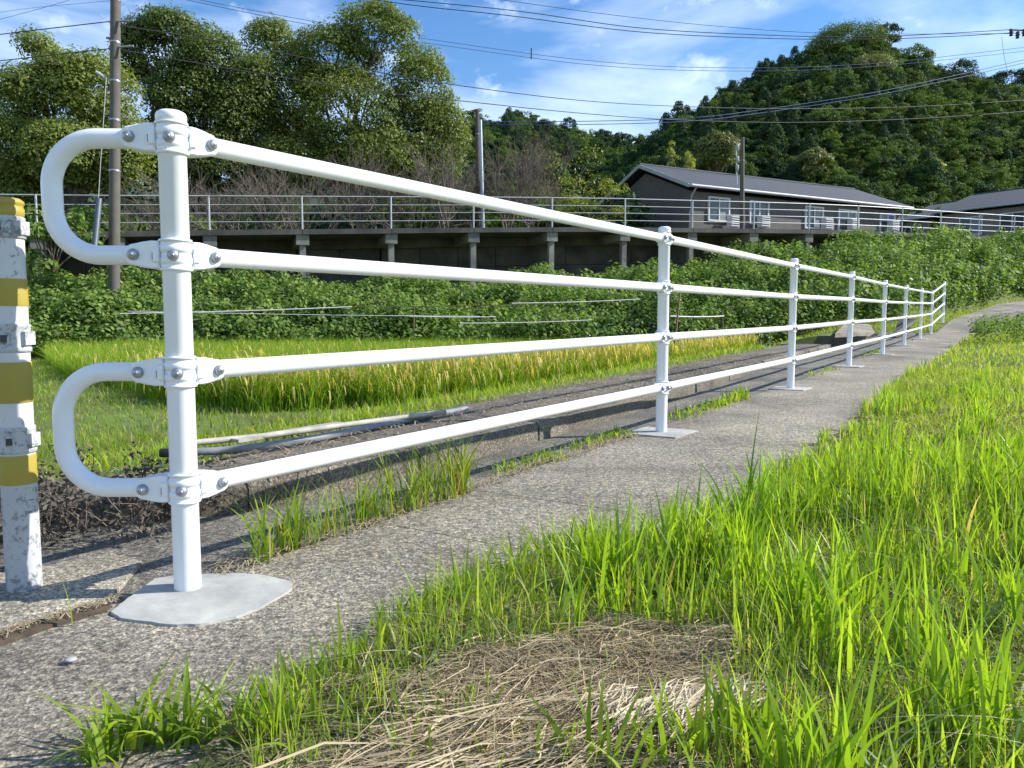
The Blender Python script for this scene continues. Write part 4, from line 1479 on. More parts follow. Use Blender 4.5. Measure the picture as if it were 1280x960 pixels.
# trees on the hill that stand out singly
def hill_tree(name, label, px, py_top, depth, width_px, mat, seed, lobes=26, conic=False, hh=1.7):
    lobes = int(lobes * 1.6)
    x = px_u(px) * depth
    z = float(hill_z(np.array(x), np.array(depth)))
    top = (400 - py_top) / F * depth + H
    R_ = width_px / 2 / F * depth
    rng = np.random.default_rng(seed)
    root = empty(name, (x, depth, z)); tag(root, label, 'tree')
    hgt = max(top - z, 2.5)
    cs = []; rs = []
    for k in range(lobes):
        d = sphere_dirs(1, rng)[0]
        if conic:
            t = rng.random(); a = rng.uniform(0, 6.28); cs.append((math.cos(a) * R_ * (1 - t) * .8, math.sin(a) * R_ * (1 - t) * .8, hgt * (.25 + .68 * t))); rs.append(R_ * (.22 + .25 * (1 - t)))
        else:
            hc = hgt - min(hgt * .5, R_ * .9)
            cs.append((d[0] * R_ * .72, d[1] * R_ * .72, hc + d[2] * min(hgt * .45, R_ * .8) * .8)); rs.append(R_ * rng.uniform(.2, .36))
    V, Q = lobe_leaves(cs, rs, 150, .21, .85, rng, .55)
    link('crown', mesh_np('crown', V, Q), root, MAT[mat])
    mb = MB(); mb.tube([(0, 0, -.3), (0, 0, hgt * .6)], [.22, .12], 8, caps=False)
    rr_ = random.Random(seed)
    for c in cs[:9]: limb(mb, (0, 0, hgt * .4), c, .08, .02, .1, 4, 5, rr_)
    mb.build('trunk', MAT['bark'], root)
MAT['olive'] = leafmat('olive_leaf', (.10, .13, .035), (.20, .23, .07), .3, .5, .3, tcol=(1.3, 1.3, .5))
hill_tree('broad_tree', 'big olive-green tree crowning the very top of the hill', 1045, 50, 106, 104, 'forest', 201, 85)
hill_tree('dark_tree', 'dark narrow tree on the right shoulder of the hill top', 1094, 42, 107, 34, 'forestdark', 202, 22)
hill_tree('drooping_tree', 'tall pale olive tree drooping below the hill top on its right face', 1075, 85, 96, 60, 'olive', 203, 34)
hill_tree('round_tree', 'round dark tree on the skyline just right of the peak', 1128, 66, 104, 46, 'forest', 204, 24)
hill_tree('skyline_tree', 'airy dark tree on the skyline midway to the right edge', 1185, 84, 104, 56, 'forestdark', 205, 24)
hill_tree('skyline_tree', 'dark rounded tree on the skyline near the right edge', 1245, 96, 104, 60, 'forestdark', 206, 26)
hill_tree('olive_tree', 'rounded olive tree low on the hill behind the brown roof', 893, 168, 62, 62, 'olive', 207, 30)
hill_tree('olive_tree', 'paler olive tree behind the far end of the brown roof', 1010, 190, 64, 50, 'olive', 208, 28)
hill_tree('small_conifer', 'small pointed conifer on the far ridge at the dip of the skyline', 775, 168, 150, 26, 'forestdark', 209, 22)
hill_tree('golden_tree', 'yellowish tree among dark ones above the right-hand roof', 1150, 205, 66, 46, 'yellowleaf', 210, 24)

# ------------------------------------------------------------------ dark undergrowth added behind the handrail to fill in the deep shade
rngu = np.random.default_rng(70)
def bush_proto(seed, mat, leaf=.16, lobes=9, per=90):
    rng = np.random.default_rng(seed)
    cs = [(rng.uniform(-.7, .7), rng.uniform(-.5, .5), rng.uniform(.2, .9)) for _ in range(lobes)]
    rs = [rng.uniform(.25, .45) for _ in range(lobes)]
    V, Q = lobe_leaves(cs, rs, per, leaf, .85, rng, .5)
    o = bpy.data.objects.new('bush_kind', mesh_np('bush_kind', V, Q)); o.data.materials.append(MAT[mat]); return o
pts = []
for k in range(150):
    px = rngu.uniform(-300, 790); d = rngu.uniform(33.5, 46)
    b = onplateau(px, d); pts.append((b.x, b.y, b.z - .2))
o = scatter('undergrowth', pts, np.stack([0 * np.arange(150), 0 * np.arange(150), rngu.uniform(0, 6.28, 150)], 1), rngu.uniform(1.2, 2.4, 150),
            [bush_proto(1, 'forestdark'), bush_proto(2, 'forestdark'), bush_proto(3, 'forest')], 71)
tag(o, 'undergrowth added in dark leaf colours for the deep shade below the camphor trees', 'undergrowth', kind='stuff')

# ------------------------------------------------------------------ bushes on the bank
def sprig_proto(seed, leaf=.13, n=26, mat='bankleaf'):
    """an upright leafy sprig about .6 m tall"""
    rng = np.random.default_rng(seed)
    C = []; Nn = []
    for k in range(n):
        t = (k + .5) / n; a = k * 2.4 + rng.uniform(-.4, .4); rad = .26 * (1 - t * .55) * rng.uniform(.5, 1.2)
        C.append((math.cos(a) * rad, math.sin(a) * rad, .08 + .55 * t)); Nn.append((math.cos(a) * .55, math.sin(a) * .55, .8))
    V, Q = leaf_quads(np.array(C), np.array(Nn) + rng.normal(size=(n, 3)) * .25, leaf, .58, rng, .08)
    o = bpy.data.objects.new('sprig_kind', mesh_np('sprig_kind', V, Q)); o.data.materials.append(MAT[mat]); return o
n = 16500
u = rngu.uniform(px_u(-350), px_u(1480), n); f = rngu.random(n)
yb = np.interp(u, BU, B_BASE); yt = np.interp(u, BU, B_TOPY) + .5
y = yb + (yt - yb) * f; x = u * y
lump = .52 * vnoise(x, y * 1.4, .30, 8) + .28 * vnoise(x, y, .8, 9)
z = ground_z(x, y) + np.clip(lump + .18, -.25, .8) * np.minimum(1, f * 5 + .25)
# the path beyond the fence stays clear
ok = ~((u > px_u(1135)) & (y < yb + .2)) & ~((vnoise(x, y * 1.3, .42, 12) < -.45) & (rngu.random(n) < .7))
pts = np.stack([x, y, z], 1)[ok]; nn_ = len(pts)
rot = np.stack([rngu.uniform(-.35, .35, nn_) - .25, rngu.uniform(-.35, .35, nn_), rngu.uniform(0, 6.28, nn_)], 1)
o = scatter('bank_bushes', pts, rot, rngu.uniform(.75, 1.35, nn_), [sprig_proto(1, .10, 34), sprig_proto(2, .11, 30), sprig_proto(3, .12, 28), sprig_proto(4, .16, 18), sprig_proto(5, .09, 30, 'weedleaf'), sprig_proto(6, .085, 22, 'dryleaf')], 72, probs=[.26, .26, .22, .12, .11, .03])
tag(o, 'thick green leafy bushes covering the bank below the walkway', 'bushes', kind='stuff')
o = None

# ------------------------------------------------------------------ grass blades
def blades(P, h, wd, lean, az, col0, col1, seg=4, curl=1.0, kink=0.0):
    """P base points; lean = horizontal travel of the tip / height"""
    n = len(P)
    d = np.stack([np.cos(az), np.sin(az), np.zeros(n)], 1)
    s_ = np.stack([-np.sin(az), np.cos(az), np.zeros(n)], 1)
    tw = RNG.uniform(-1.2, 1.2, n)
    s_ = s_ * np.cos(tw)[:, None] + d * np.sin(tw)[:, None]
    V = np.zeros((n, 2 * seg + 1, 3)); Cc = np.zeros((n, 2 * seg + 1, 3))
    for k in range(seg + 1):
        t = k / seg
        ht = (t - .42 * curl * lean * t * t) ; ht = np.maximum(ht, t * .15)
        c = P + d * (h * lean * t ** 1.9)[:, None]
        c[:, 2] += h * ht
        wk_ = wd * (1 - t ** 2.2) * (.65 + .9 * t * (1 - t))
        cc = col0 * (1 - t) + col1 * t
        if k < seg:
            V[:, 2 * k] = c - s_ * wk_[:, None] * .5; V[:, 2 * k + 1] = c + s_ * wk_[:, None] * .5
            Cc[:, 2 * k] = cc; Cc[:, 2 * k + 1] = cc
        else:
            V[:, 2 * seg] = c; Cc[:, 2 * seg] = cc
    base = (np.arange(n) * (2 * seg + 1))[:, None]
    q = []
    for k in range(seg - 1):
        q.append(base + np.array([2 * k, 2 * k + 1, 2 * k + 3, 2 * k + 2]))
    Q = np.stack(q, 1).reshape(-1, 4)
    T = (base + np.array([2 * seg - 2, 2 * seg - 1, 2 * seg])).reshape(-1, 3)
    return V.reshape(-1, 3), [Q, T], Cc.reshape(-1, 3)


def gcol(n, lo, hi, jit=.15):
    t = RNG.random(n)[:, None]
    c = np.array(lo) * (1 - t) + np.array(hi) * t
    return np.clip(c * RNG.uniform(1 - jit, 1 + jit, (n, 1)), 0, 1)


def merge(parts):
    Vs = []; Qs = []; Ts = []; Cs = []; n = 0
    for V, (Q, T), C in parts:
        Vs.append(V); Qs.append(Q + n); Ts.append(T + n); Cs.append(C); n += len(V)
    return np.concatenate(Vs), [np.concatenate(Qs), np.concatenate(Ts)], np.concatenate(Cs)


STRAW_POLY = [gpt(*p, .06) for p in [(300, 985), (420, 905), (520, 850), (650, 785), (790, 770), (915, 775), (945, 850), (940, 915), (860, 1000), (600, 1100), (350, 1100)]]
def in_poly(x, y, poly):
    c = np.zeros(len(x), bool); n = len(poly); j = n - 1
    for i in range(n):
        xi, yi = poly[i]; xj, yj = poly[j]
        cond = ((yi > y) != (yj > y)) & (x < (xj - xi) * (y - yi) / (yj - yi + 1e-12) + xi)
        c ^= cond; j = i
    return c


def sample_view(n, d0, d1, px0, px1):
    d = np.sqrt(RNG.uniform(d0 * d0, d1 * d1, n)); u = RNG.uniform(px_u(px0), px_u(px1), n)
    return u * d, d


GREEN_LO, GREEN_HI = (.12, .22, .025), (.30, .42, .06)
YEL = (.34, .40, .05)
parts = []
LIM_S = [-1.5, -.5, -.2, .4, .8, 1.0, 1.25, 2.4, 3.6, 5, 9, 15, 20]
LIM_W = [.66, .60, .53, .50, .54, .70, .88, .92, .82, .70, .70, .78, .84]


def field(kind, n, d0, d1, px0, px1, hmul, wmul, seg):
    """kind: short fine turf, upright blades, arching grey-green leaves or broad clumps"""
    x, y = sample_view(n, d0, d1, px0, px1)
    if kind == 'clump':
        k = max(6, n // 26); cx, cy = sample_view(k, d0, d1, px0, px1); i_ = RNG.integers(0, k, n)
        rad = RNG.normal(0, .028, (n, 2)) * np.clip(y / 1.6, 1, 2.2)[:, None] if False else RNG.normal(0, .030, (n, 2))
        x = cx[i_] + rad[:, 0]; y = cy[i_] + rad[:, 1]
    s, w_ = SW(x, y)
    lim = np.interp(s, LIM_S, LIM_W) + .05 * vnoise(x, y, 1.3, 21)
    far_bend = np.where(s > 18.5, (s - 18.5) * .35, 0)
    keep = (w_ > lim + far_bend)
    nzx = x + .07 * vnoise(x, y, 3, 41) + .03 * vnoise(x, y, 9, 43); nzy = y + .07 * vnoise(x, y, 3, 42)
    st = in_poly(nzx, nzy, STRAW_POLY)
    keep &= ~(st & (RNG.random(n) > (.10 if kind == 'short' else .04)))
    thin = vnoise(x, y, .8, 22) + .5 * vnoise(x, y, 2.2, 28)
    edge_ = np.exp(-((w_ - lim) / .22) ** 2)
    if kind == 'up': keep &= RNG.random(n) < np.clip(.75 + .45 * thin + .5 * edge_, .35, 1)
    if kind == 'short': keep &= RNG.random(n) < np.clip(.85 - .35 * thin, .3, 1)
    x, y, s, w_, lim, edge_, st, thin = [a[keep] for a in (x, y, s, w_, lim, edge_, st, thin)]
    m = len(x); z = ground_z(x, y) - .01
    rr_ = RNG.random
    if kind == 'short':
        h = .03 + .065 * rr_(m); wd = RNG.uniform(.0018, .0038, m); lean = RNG.uniform(.2, 1.6, m); c0 = gcol(m, (.18, .27, .035), (.42, .50, .10), .2)
        dry = rr_(m) < .15; c0[dry] = gcol(dry.sum(), (.26, .21, .10), (.50, .43, .24), .2)
    elif kind == 'up':
        tall = np.clip(.75 + .55 * vnoise(x, y, .8, 27) + .5 * edge_, .35, 1.5)
        h = (.06 + .14 * rr_(m) ** 1.2) * tall; wd = np.where(rr_(m) < .25, RNG.uniform(.005, .0095, m), RNG.uniform(.0022, .005, m))
        lean = RNG.uniform(.04, .45, m); c0 = gcol(m, (.16, .27, .028), (.38, .50, .075), .18)
        dry = rr_(m) < .06; c0[dry] = gcol(dry.sum(), (.34, .28, .13), (.55, .48, .27))
    elif kind == 'arch':
        h = .10 + .14 * rr_(m); wd = RNG.uniform(.003, .006, m); lean = RNG.uniform(.9, 1.9, m); c0 = gcol(m, (.10, .20, .06), (.22, .34, .13), .15)
        pale = rr_(m) < .14; c0[pale] = gcol(pale.sum(), (.50, .48, .32), (.66, .62, .46))
    else:
        h = .14 + .12 * rr_(m); wd = RNG.uniform(.006, .011, m); lean = RNG.uniform(.05, .5, m); c0 = gcol(m, (.15, .28, .022), (.34, .48, .055), .12)
    h = h * hmul
    h = h * np.where(s > .7, np.clip(.5 + (w_ - lim) / .5 + np.clip(s - 3.5, 0, .5), .5, 1), 1) * np.where(s > 1.8, .88, 1)
    h = h * np.where((s < .0) & (w_ < 1.2), .6, 1)
    h = np.where(st, np.minimum(h, .07), h)
    az = RNG.uniform(0, 6.28, m)
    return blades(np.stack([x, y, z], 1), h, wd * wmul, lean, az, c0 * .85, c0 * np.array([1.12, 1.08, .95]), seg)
for a in (('short', 46000, .75, 2.8, 300, 1480, 1, 1, 3), ('short', 64000, 2.6, 7.5, 700, 1500, 1.3, 1.8, 2), ('short', 46000, 7, 24, 950, 1480, 1.5, 4, 2),
          ('short', 16000, .75, 2.8, 1470, 2150, 1, 1.4, 2), ('short', 34000, 2.6, 7.5, 1490, 2150, 1.3, 2.4, 2), ('short', 30000, 7, 24, 1470, 2100, 1.5, 5, 2),
          ('up', 7000, .75, 2.8, 1470, 2150, 1, 1.1, 4), ('up', 13000, 2.6, 7.5, 1490, 2150, .85, 1.7, 3), ('up', 16000, 7, 26, 1470, 2100, .75, 4, 2),
          ('up', 15000, .75, 2.8, 300, 1480, 1, 1, 5), ('up', 24000, 2.6, 7.5, 700, 1500, .85, 1.4, 4), ('up', 30000, 7, 26, 950, 1480, .75, 3.0, 3),
          ('arch', 1500, .75, 2.8, 500, 1480, 1, 1, 6), ('arch', 1800, 2.6, 7.5, 700, 1500, .85, 1.3, 5),
          ('clump', 2600, .8, 2.8, 700, 1480, 1, 1, 5), ('clump', 1600, 2.6, 6, 900, 1500, .8, 1.2, 4)):
    parts.append(field(*a))
V, Fc, C = merge(parts)
o = link('grass', mesh_np('grass', V, Fc, C), mat=MAT['blade'])
tag(o, 'bright green grass growing thickly on the right of the path', 'grass', kind='stuff')

# short undergrowth blades mixed with straw between the tall blades
parts = []
def thatch(n, d0, d1, px0, px1, L0, L1, wd, poly=None, lift=.02, cols=((.20, .145, .08), (.50, .42, .26)), azr=None, zoff=0.0, wlim=.60):
    x, y = sample_view(n, d0, d1, px0, px1)
    s, w_ = SW(x, y)
    keep = w_ > wlim
    if poly is not None: keep &= in_poly(x + .06 * vnoise(x, y, 3, 41) + .03 * vnoise(x, y, 9, 43), y + .06 * vnoise(x, y, 3, 42), poly)
    x, y = x[keep], y[keep]; m = len(x)
    z = ground_z(x, y) + RNG.uniform(.0, lift, m) + zoff
    az = RNG.uniform(0, 6.28, m) if azr is None else RNG.normal(azr[0], azr[1], m)
    L_ = RNG.uniform(L0, L1, m)
    d = np.stack([np.cos(az), np.sin(az), RNG.normal(0, .10, m)], 1); s_ = np.stack([-np.sin(az), np.cos(az), RNG.normal(0, .5, m)], 1)
    wv = RNG.uniform(.6, 1.3, m) * wd
    P = np.stack([x, y, z], 1); bend = s_ * (RNG.normal(0, .12, m) * L_)[:, None]; bend[:, 2] = np.abs(bend[:, 2]) * .3 + .004
    V = np.zeros((m, 5, 3)); 
    V[:, 0] = P - d * L_[:, None] * .5 - s_ * wv[:, None] * .5; V[:, 1] = P - d * L_[:, None] * .5 + s_ * wv[:, None] * .5
    V[:, 2] = P + bend - s_ * wv[:, None] * .5; V[:, 3] = P + bend + s_ * wv[:, None] * .5
    V[:, 4] = P + d * L_[:, None] * .5
    b = (np.arange(m) * 5)[:, None]
    Q = b + np.array([0, 1, 3, 2]); T = b + np.array([2, 3, 4])
    c = gcol(m, *cols, .25)
    return V.reshape(-1, 3), [Q, T], np.repeat(c, 5, 0)
parts.append(thatch(52000, .7, 2.2, 250, 1150, .03, .17, .0014, STRAW_POLY, .03))
parts.append(thatch(16000, .7, 2.6, 250, 1480, .03, .12, .0020, None, .014, ((.13, .10, .06), (.32, .27, .17))))
parts.append(thatch(16000, 2.4, 8, 800, 1480, .05, .16, .005, None, .012, ((.17, .15, .07), (.38, .33, .18))))
# combed pale bundle
BP = [gpt(*p, .07) for p in [(765, 885), (800, 850), (870, 868), (925, 885), (905, 925), (800, 915)]]
parts.append(thatch(14000, .7, 2.2, 700, 1000, .04, .10, .0017, BP, .03, ((.48, .40, .26), (.68, .60, .44)), (.9, .25), .02))
BP2 = [gpt(*p, .07) for p in [(420, 960), (600, 870), (760, 830), (800, 900), (640, 985)]]
parts.append(thatch(9000, .7, 2.2, 300, 1000, .08, .24, .0017, BP2, .04, ((.34, .27, .15), (.56, .47, .31)), (.5, .35), .015))
V, Fc, C = merge(parts)
o = link('cut_straw', mesh_np('cut_straw', V, Fc, C), mat=MAT['straw'])
tag(o, 'matted pale cut straw lying in front of the tall grass', 'straw', kind='stuff')

# clumps at the path edge, in the seam and by the kerb: one tuft object each
def tuft(label, pts_px, nb, h, wd, lean, name='grass_tuft', zoff=0.0, spread=.03, lo=GREEN_LO, hi=GREEN_HI, group=None, zz=None, azm=None, dryf=.12):
    base = []
    for px, py in pts_px:
        x, y = gpt(px, py, .0); s, w_ = SW(x, y)
        zg = float(ZP(s)) if zz is None else zz
        for _ in range(3):
            x, y = gpt(px, py, zg); s, w_ = SW(x, y); zg = float(ZP(s)) if zz is None else zz
        base.append((x, y, zg - .006))
    base = np.array(base); k = len(base)
    i = RNG.integers(0, k, nb); t = RNG.random(nb)[:, None]
    j = np.minimum(i + 1, k - 1)
    P = base[i] * (1 - t) + base[j] * t
    P[:, :2] += RNG.normal(0, spread, (nb, 2))
    hh = h * RNG.uniform(.35, 1.0, nb)
    az = RNG.uniform(0, 6.28, nb) if azm is None else RNG.normal(azm, 1.1, nb)
    c0 = gcol(nb, lo, hi)
    dry = RNG.random(nb) < dryf; c0[dry] = gcol(dry.sum(), (.30, .25, .12), (.45, .38, .19)); hh[dry] *= .6
    V, Fq, C = blades(P, hh, RNG.uniform(.6, 1.2, nb) * wd, RNG.uniform(.1, lean, nb), az, c0 * .85, c0 * np.array([1.2, 1.1, .9]), 6)
    org = base.mean(0)
    o = link(name, mesh_np(name, V - org, Fq, C), mat=MAT['blade'], loc=org)
    tag(o, label, 'grass tuft', group, kind='stuff' if nb in (90, 60, 7, 70) else None)
G = 'grass tufts growing along the path'
tuft('tallest seam tuft, arching blades right of the centre of the bottom rail', [(480, 645), (530, 632), (575, 615)], 210, .31, .0080, .75, group=G, spread=.022, lo=(.14, .22, .03), hi=(.30, .40, .06), dryf=.2)
tuft('loose seam tuft of thin upright blades between the post and the tallest tuft', [(375, 680), (420, 665), (460, 650)], 130, .23, .0068, .6, group=G, spread=.02, dryf=.2)
tuft('wide-bladed seam tuft nearest the mortar patch at the first post', [(315, 703), (340, 693), (370, 683)], 70, .24, .0095, .7, group=G, spread=.016, dryf=.2)
tuft('spreading low weeds in the seam short of the second post', [(620, 590), (650, 582), (690, 572)], 260, .07, .007, 1.5, group=G, spread=.035, lo=(.16, .27, .03), hi=(.30, .42, .06))
tuft('low weeds in the seam just left of the second post', [(705, 562), (740, 553), (775, 543)], 240, .075, .008, 1.5, group=G, spread=.035, lo=(.16, .27, .03), hi=(.30, .42, .06))
tuft('bright weeds in the seam just right of the second post', [(835, 525), (870, 514), (900, 506)], 260, .09, .010, 1.3, group=G, spread=.045, lo=(.20, .32, .03), hi=(.34, .46, .06))
tuft('small tuft standing up in the seam before the third post', [(905, 503), (925, 498)], 110, .15, .012, .7, group=G, spread=.03, lo=(.20, .32, .03), hi=(.34, .46, .06))
tuft('faint weeds in the seam by the fourth post', [(1010, 470), (1040, 462)], 70, .07, .014, 1.0, group=G, spread=.04)
tuft('weeds in the seam between the fourth and fifth posts', [(1075, 446), (1095, 440)], 90, .08, .018, 1.2, group=G, spread=.05)
tuft('single long blade in the crack by the old striped post', [(88, 782), (89, 781)], 1, .135, .0125, .16, group=G, spread=.003, dryf=0)
tuft('big wide-bladed clump at the bottom left corner of the path', [(110, 955), (170, 930), (240, 920), (330, 930)], 170, .145, .0115, 1.2, group=G, spread=.022, azm=None)
tuft('leafy clump on the path edge left of the straw', [(300, 900), (380, 860), (450, 830)], 150, .09, .008, 1.1, group=G, spread=.022, azm=2.4)
tuft('upright clump at the path edge beside the cut straw', [(480, 800), (520, 775), (580, 745)], 200, .12, .0075, .9, group=G, spread=.022)
tuft('dense clump at the path edge behind the straw patch', [(620, 740), (680, 715), (740, 705)], 300, .17, .008, .8, group=G, spread=.03)
tuft('tall broad blades standing behind the straw in the centre', [(740, 760), (800, 755), (850, 745), (880, 720)], 210, .29, .011, .5, group=G, spread=.03, lo=(.13, .26, .03))
tuft('tall dark blades at the corner of the path edge', [(880, 700), (930, 690), (960, 660)], 150, .31, .010, .5, group=G, spread=.03, lo=(.09, .20, .02), hi=(.2, .36, .05))
tuft('thin grass strays at the path edge near the tall field grass', [(985, 610), (1010, 580), (1030, 555)], 130, .14, .008, .8, group=G, spread=.025)
tuft('broad blades rising from the bottom edge of the straw', [(700, 950), (760, 965), (860, 955), (920, 945)], 110, .15, .010, .7, group=G, spread=.03, zz=.05)
tuft('sprigs poking up through the left part of the straw', [(430, 930), (520, 900), (620, 900), (560, 950)], 90, .08, .006, .7, group=G, spread=.05, zz=.04)
# long stray blades seen against the path
tuft('pair of very long dark blades rising over the path', [(935, 700), (925, 695)], 7, .44, .011, .3, group=G, spread=.01, lo=(.09, .2, .02), hi=(.16, .3, .04), dryf=0)

# small weeds with leaves at the straw edge
def weed(label, px, py, d, n, size, seed):
    rng = np.random.default_rng(seed); p = at(px, py, d)
    C = []; Nn = []
    for k in range(n):
        a = k * 2.4; r_ = size * (.25 + .12 * rng.random()) * 2; C.append((math.cos(a) * r_ * .5, math.sin(a) * r_ * .5, .02 + .05 * k / n)); Nn.append((math.cos(a) * .4, math.sin(a) * .4, 1))
    V, Q = leaf_quads(np.array(C), np.array(Nn) + rng.normal(size=(n, 3)) * .15, size, .5, rng, .06)
    o = link('weed', mesh_np('weed', V, Q), mat=MAT['weedleaf'], loc=p); tag(o, label, 'weed', 'leafy weeds by the path')
weed('small broad-leaved weed at the path edge left of centre', 655, 745, 1.80, 26, .035, 1)
weed('leafy weed among the blades at the left of the straw', 690, 700, 2.0, 20, .03, 2)
weed('leafy weed at the bottom edge by the tall grass', 1090, 925, 1.15, 26, .035, 3)

# chips of debris on the path
rr = random.Random(3)
for px, py, s_, lab in ((88, 822, .012, 'small pale chip lying on the path by the first post'), (830, 555, .02, 'tiny white stone on the path behind the second pad'), (855, 497, .03, 'small white stone in the gutter before the third post')):
    x, y = gpt(px, py, .01); mb = MB()
    mb.lathe([(0, 0), (s_, .002), (s_ * .8, s_ * .4), (0, s_ * .5)], 6); o = mb.build('stone', MAT['trim'], loc=(x, y, .004)); tag(o, lab, 'stone', 'loose stones on the path')

# ------------------------------------------------------------------ dead plant by the old post
def dead_plant():
    rng = np.random.default_rng(90); rr = random.Random(90)
    b = Vector((*gpt(120, 660, .0), 0.0))
    root = empty('dead_plant', b); tag(root, 'dried dark brown weeds heaped in the gutter behind the old striped post', 'dead plant')
    mb = MB(); tips = []
    for k in range(90):
        a = Vector((rr.uniform(-.32, .26), rr.uniform(-.16, .22), rr.uniform(0, .03)))
        e_ = a + Vector((rr.uniform(-.12, .12), rr.uniform(-.12, .08), rr.uniform(.03, .26) * (1 - .5 * abs(a.x) / .3)))
        pts = limb(mb, a, e_, .0022, .0009, .25, 4, 4, rr); tips += pts
    mb.build('stems', MAT['twig'], root)
    C = np.array([tuple(rr.choice(tips)) for _ in range(2200)]) + rng.normal(0, .018, (2200, 3))
    C[:, 2] = np.maximum(C[:, 2], .005)
    V, Q = leaf_quads(C, rng.normal(size=(2200, 3)), .020, .42, rng, .15)
    link('leaves', mesh_np('leaves', V, Q), root, MAT['dryleaf'])
dead_plant()

# ------------------------------------------------------------------ low grass around the kerb and rice field
parts = []
def bankgrass(n, sel, hl, wd, lo, hi, seg=3, lean=.9):
    x, y = sel(n); m = len(x)
    z = ground_z(x, y) - .01
    c0 = gcol(m, lo, hi)
    dry = RNG.random(m) < .12; c0[dry] = gcol(dry.sum(), (.28, .24, .12), (.42, .36, .18))
    return blades(np.stack([x, y, z], 1), RNG.uniform(*hl, m), RNG.uniform(.6, 1.3, m) * wd, RNG.uniform(.1, lean, m), RNG.uniform(0, 6.28, m), c0 * .9, c0 * np.array([1.15, 1.1, 1]), seg)
def sel_left(n):
    x, y = sample_view(n, 2.3, 22, -250, 1000); s, w_ = SW(x, y)
    k = (w_ < kb(s) + .10 * vnoise(x, y, 1.5, 31)) & ~((s > 12.4) & (s < 17.6) & (w_ > -2.8))
    k &= (RNG.random(n) < .9) & ~in_poly(x, y, RICE_CORE)
    return x[k], y[k]
def rp(px, d): return (px_u(px) * d, d)
RICE_CORE = [rp(200, 10.2), rp(330, 9), rp(500, 9.6), rp(700, 12.6), rp(850, 16.5), rp(900, 20), rp(400, 20), rp(80, 18)]
parts.append(bankgrass(90000, sel_left, (.04, .13), .013, (.15, .25, .02), (.32, .42, .05)))
def sel_near(n):
    x, y = sample_view(n, 2.3, 6.5, -100, 900); s, w_ = SW(x, y)
    k = (w_ < kb(s) + .14 * vnoise(x, y, 1.5, 31)); return x[k], y[k]
parts.append(bankgrass(34000, sel_near, (.02, .075), .006, (.14, .23, .025), (.30, .39, .05)))
def sel_verge(n):
    u = RNG.uniform(px_u(930), px_u(1400), n); yb = np.interp(u, BU, B_BASE)
    y = yb + RNG.uniform(-4.5, 1.4, n); x = u * y; s, w_ = SW(x, y)
    k = (w_ < -1.6) | (s > 21.8)
    # keep the way up to the right clear
    inroad = np.zeros(len(x), bool)
    ex = L_edge + R_edge[::-1]
    inroad = in_poly(x, y, ex)
    k &= ~inroad & ~((s > 12.4) & (s < 20.5) & (w_ > -3.8) & (w_ < 0))
    return x[k], y[k]
parts.append(bankgrass(16000, sel_verge, (.06, .20), .02, (.16, .25, .03), (.30, .38, .06)))
V, Fc, C = merge(parts)
o = link('verge_grass', mesh_np('verge_grass', V, Fc, C), mat=MAT['blade'])
tag(o, 'short trodden grass between the kerb and the rice field', 'grass', kind='stuff')
# straw litter on the kerb top
def litter(n, s0, s1):
    s = RNG.uniform(s0, s1, n); w_ = kf(s) + (kb(s) - kf(s)) * RNG.random(n); x, y = XY(s, w_)
    z = ZP(s) + .09; az = RNG.uniform(0, 6.28, n); L_ = RNG.uniform(.03, .12, n); wv = .003
    P = np.stack([x, y, z], 1); d = np.stack([np.cos(az), np.sin(az), 0 * az], 1); q = np.stack([-np.sin(az), np.cos(az), 0 * az], 1)
    V = np.stack([P - d * L_[:, None] / 2 - q * wv, P - d * L_[:, None] / 2 + q * wv, P + q * wv, P - q * wv, P + d * L_[:, None] / 2], 1)
    V[:, 2:4, 2] += .008
    b = (np.arange(n) * 5)[:, None]
    return V.reshape(-1, 3), [b + np.array([0, 1, 2, 3]), b + np.array([3, 2, 4])], np.repeat(gcol(n, (.18, .14, .09), (.40, .34, .22)), 5, 0)
V, Fc, C = litter(3200, -.5, 9)
o = link('straw_litter', mesh_np('straw_litter', V, Fc, C), mat=MAT['straw']); tag(o, 'scattered bits of straw on top of the dark kerb', 'straw', kind='stuff')
# seam litter
s = RNG.uniform(.1, 2.6, 700); 
n = 700; w_ = np.array([seam(a) for a in s]) + RNG.normal(0.01, .022, n); x, y = XY(s, w_); az = RNG.normal(1.0, .7, n); L_ = RNG.uniform(.02, .09, n)
P = np.stack([x, y, ZP(s) + .006], 1); d = np.stack([np.cos(az), np.sin(az), 0 * az], 1); q = np.stack([-np.sin(az), np.cos(az), 0 * az], 1); wv = .0013
V = np.stack([P - d * L_[:, None] / 2 - q * wv, P - d * L_[:, None] / 2 + q * wv, P + q * wv, P - q * wv, P + d * L_[:, None] / 2], 1); V[:, 2:4, 2] += .010
b = (np.arange(n) * 5)[:, None]
o = link('seam_litter', mesh_np('seam_litter', V.reshape(-1, 3), [b + np.array([0, 1, 2, 3]), b + np.array([3, 2, 4])], np.repeat(gcol(n, (.25, .19, .11), (.45, .38, .24)), 5, 0)), mat=MAT['straw'])
tag(o, 'dry grass litter caught in the seam of the path', 'straw', kind='stuff')

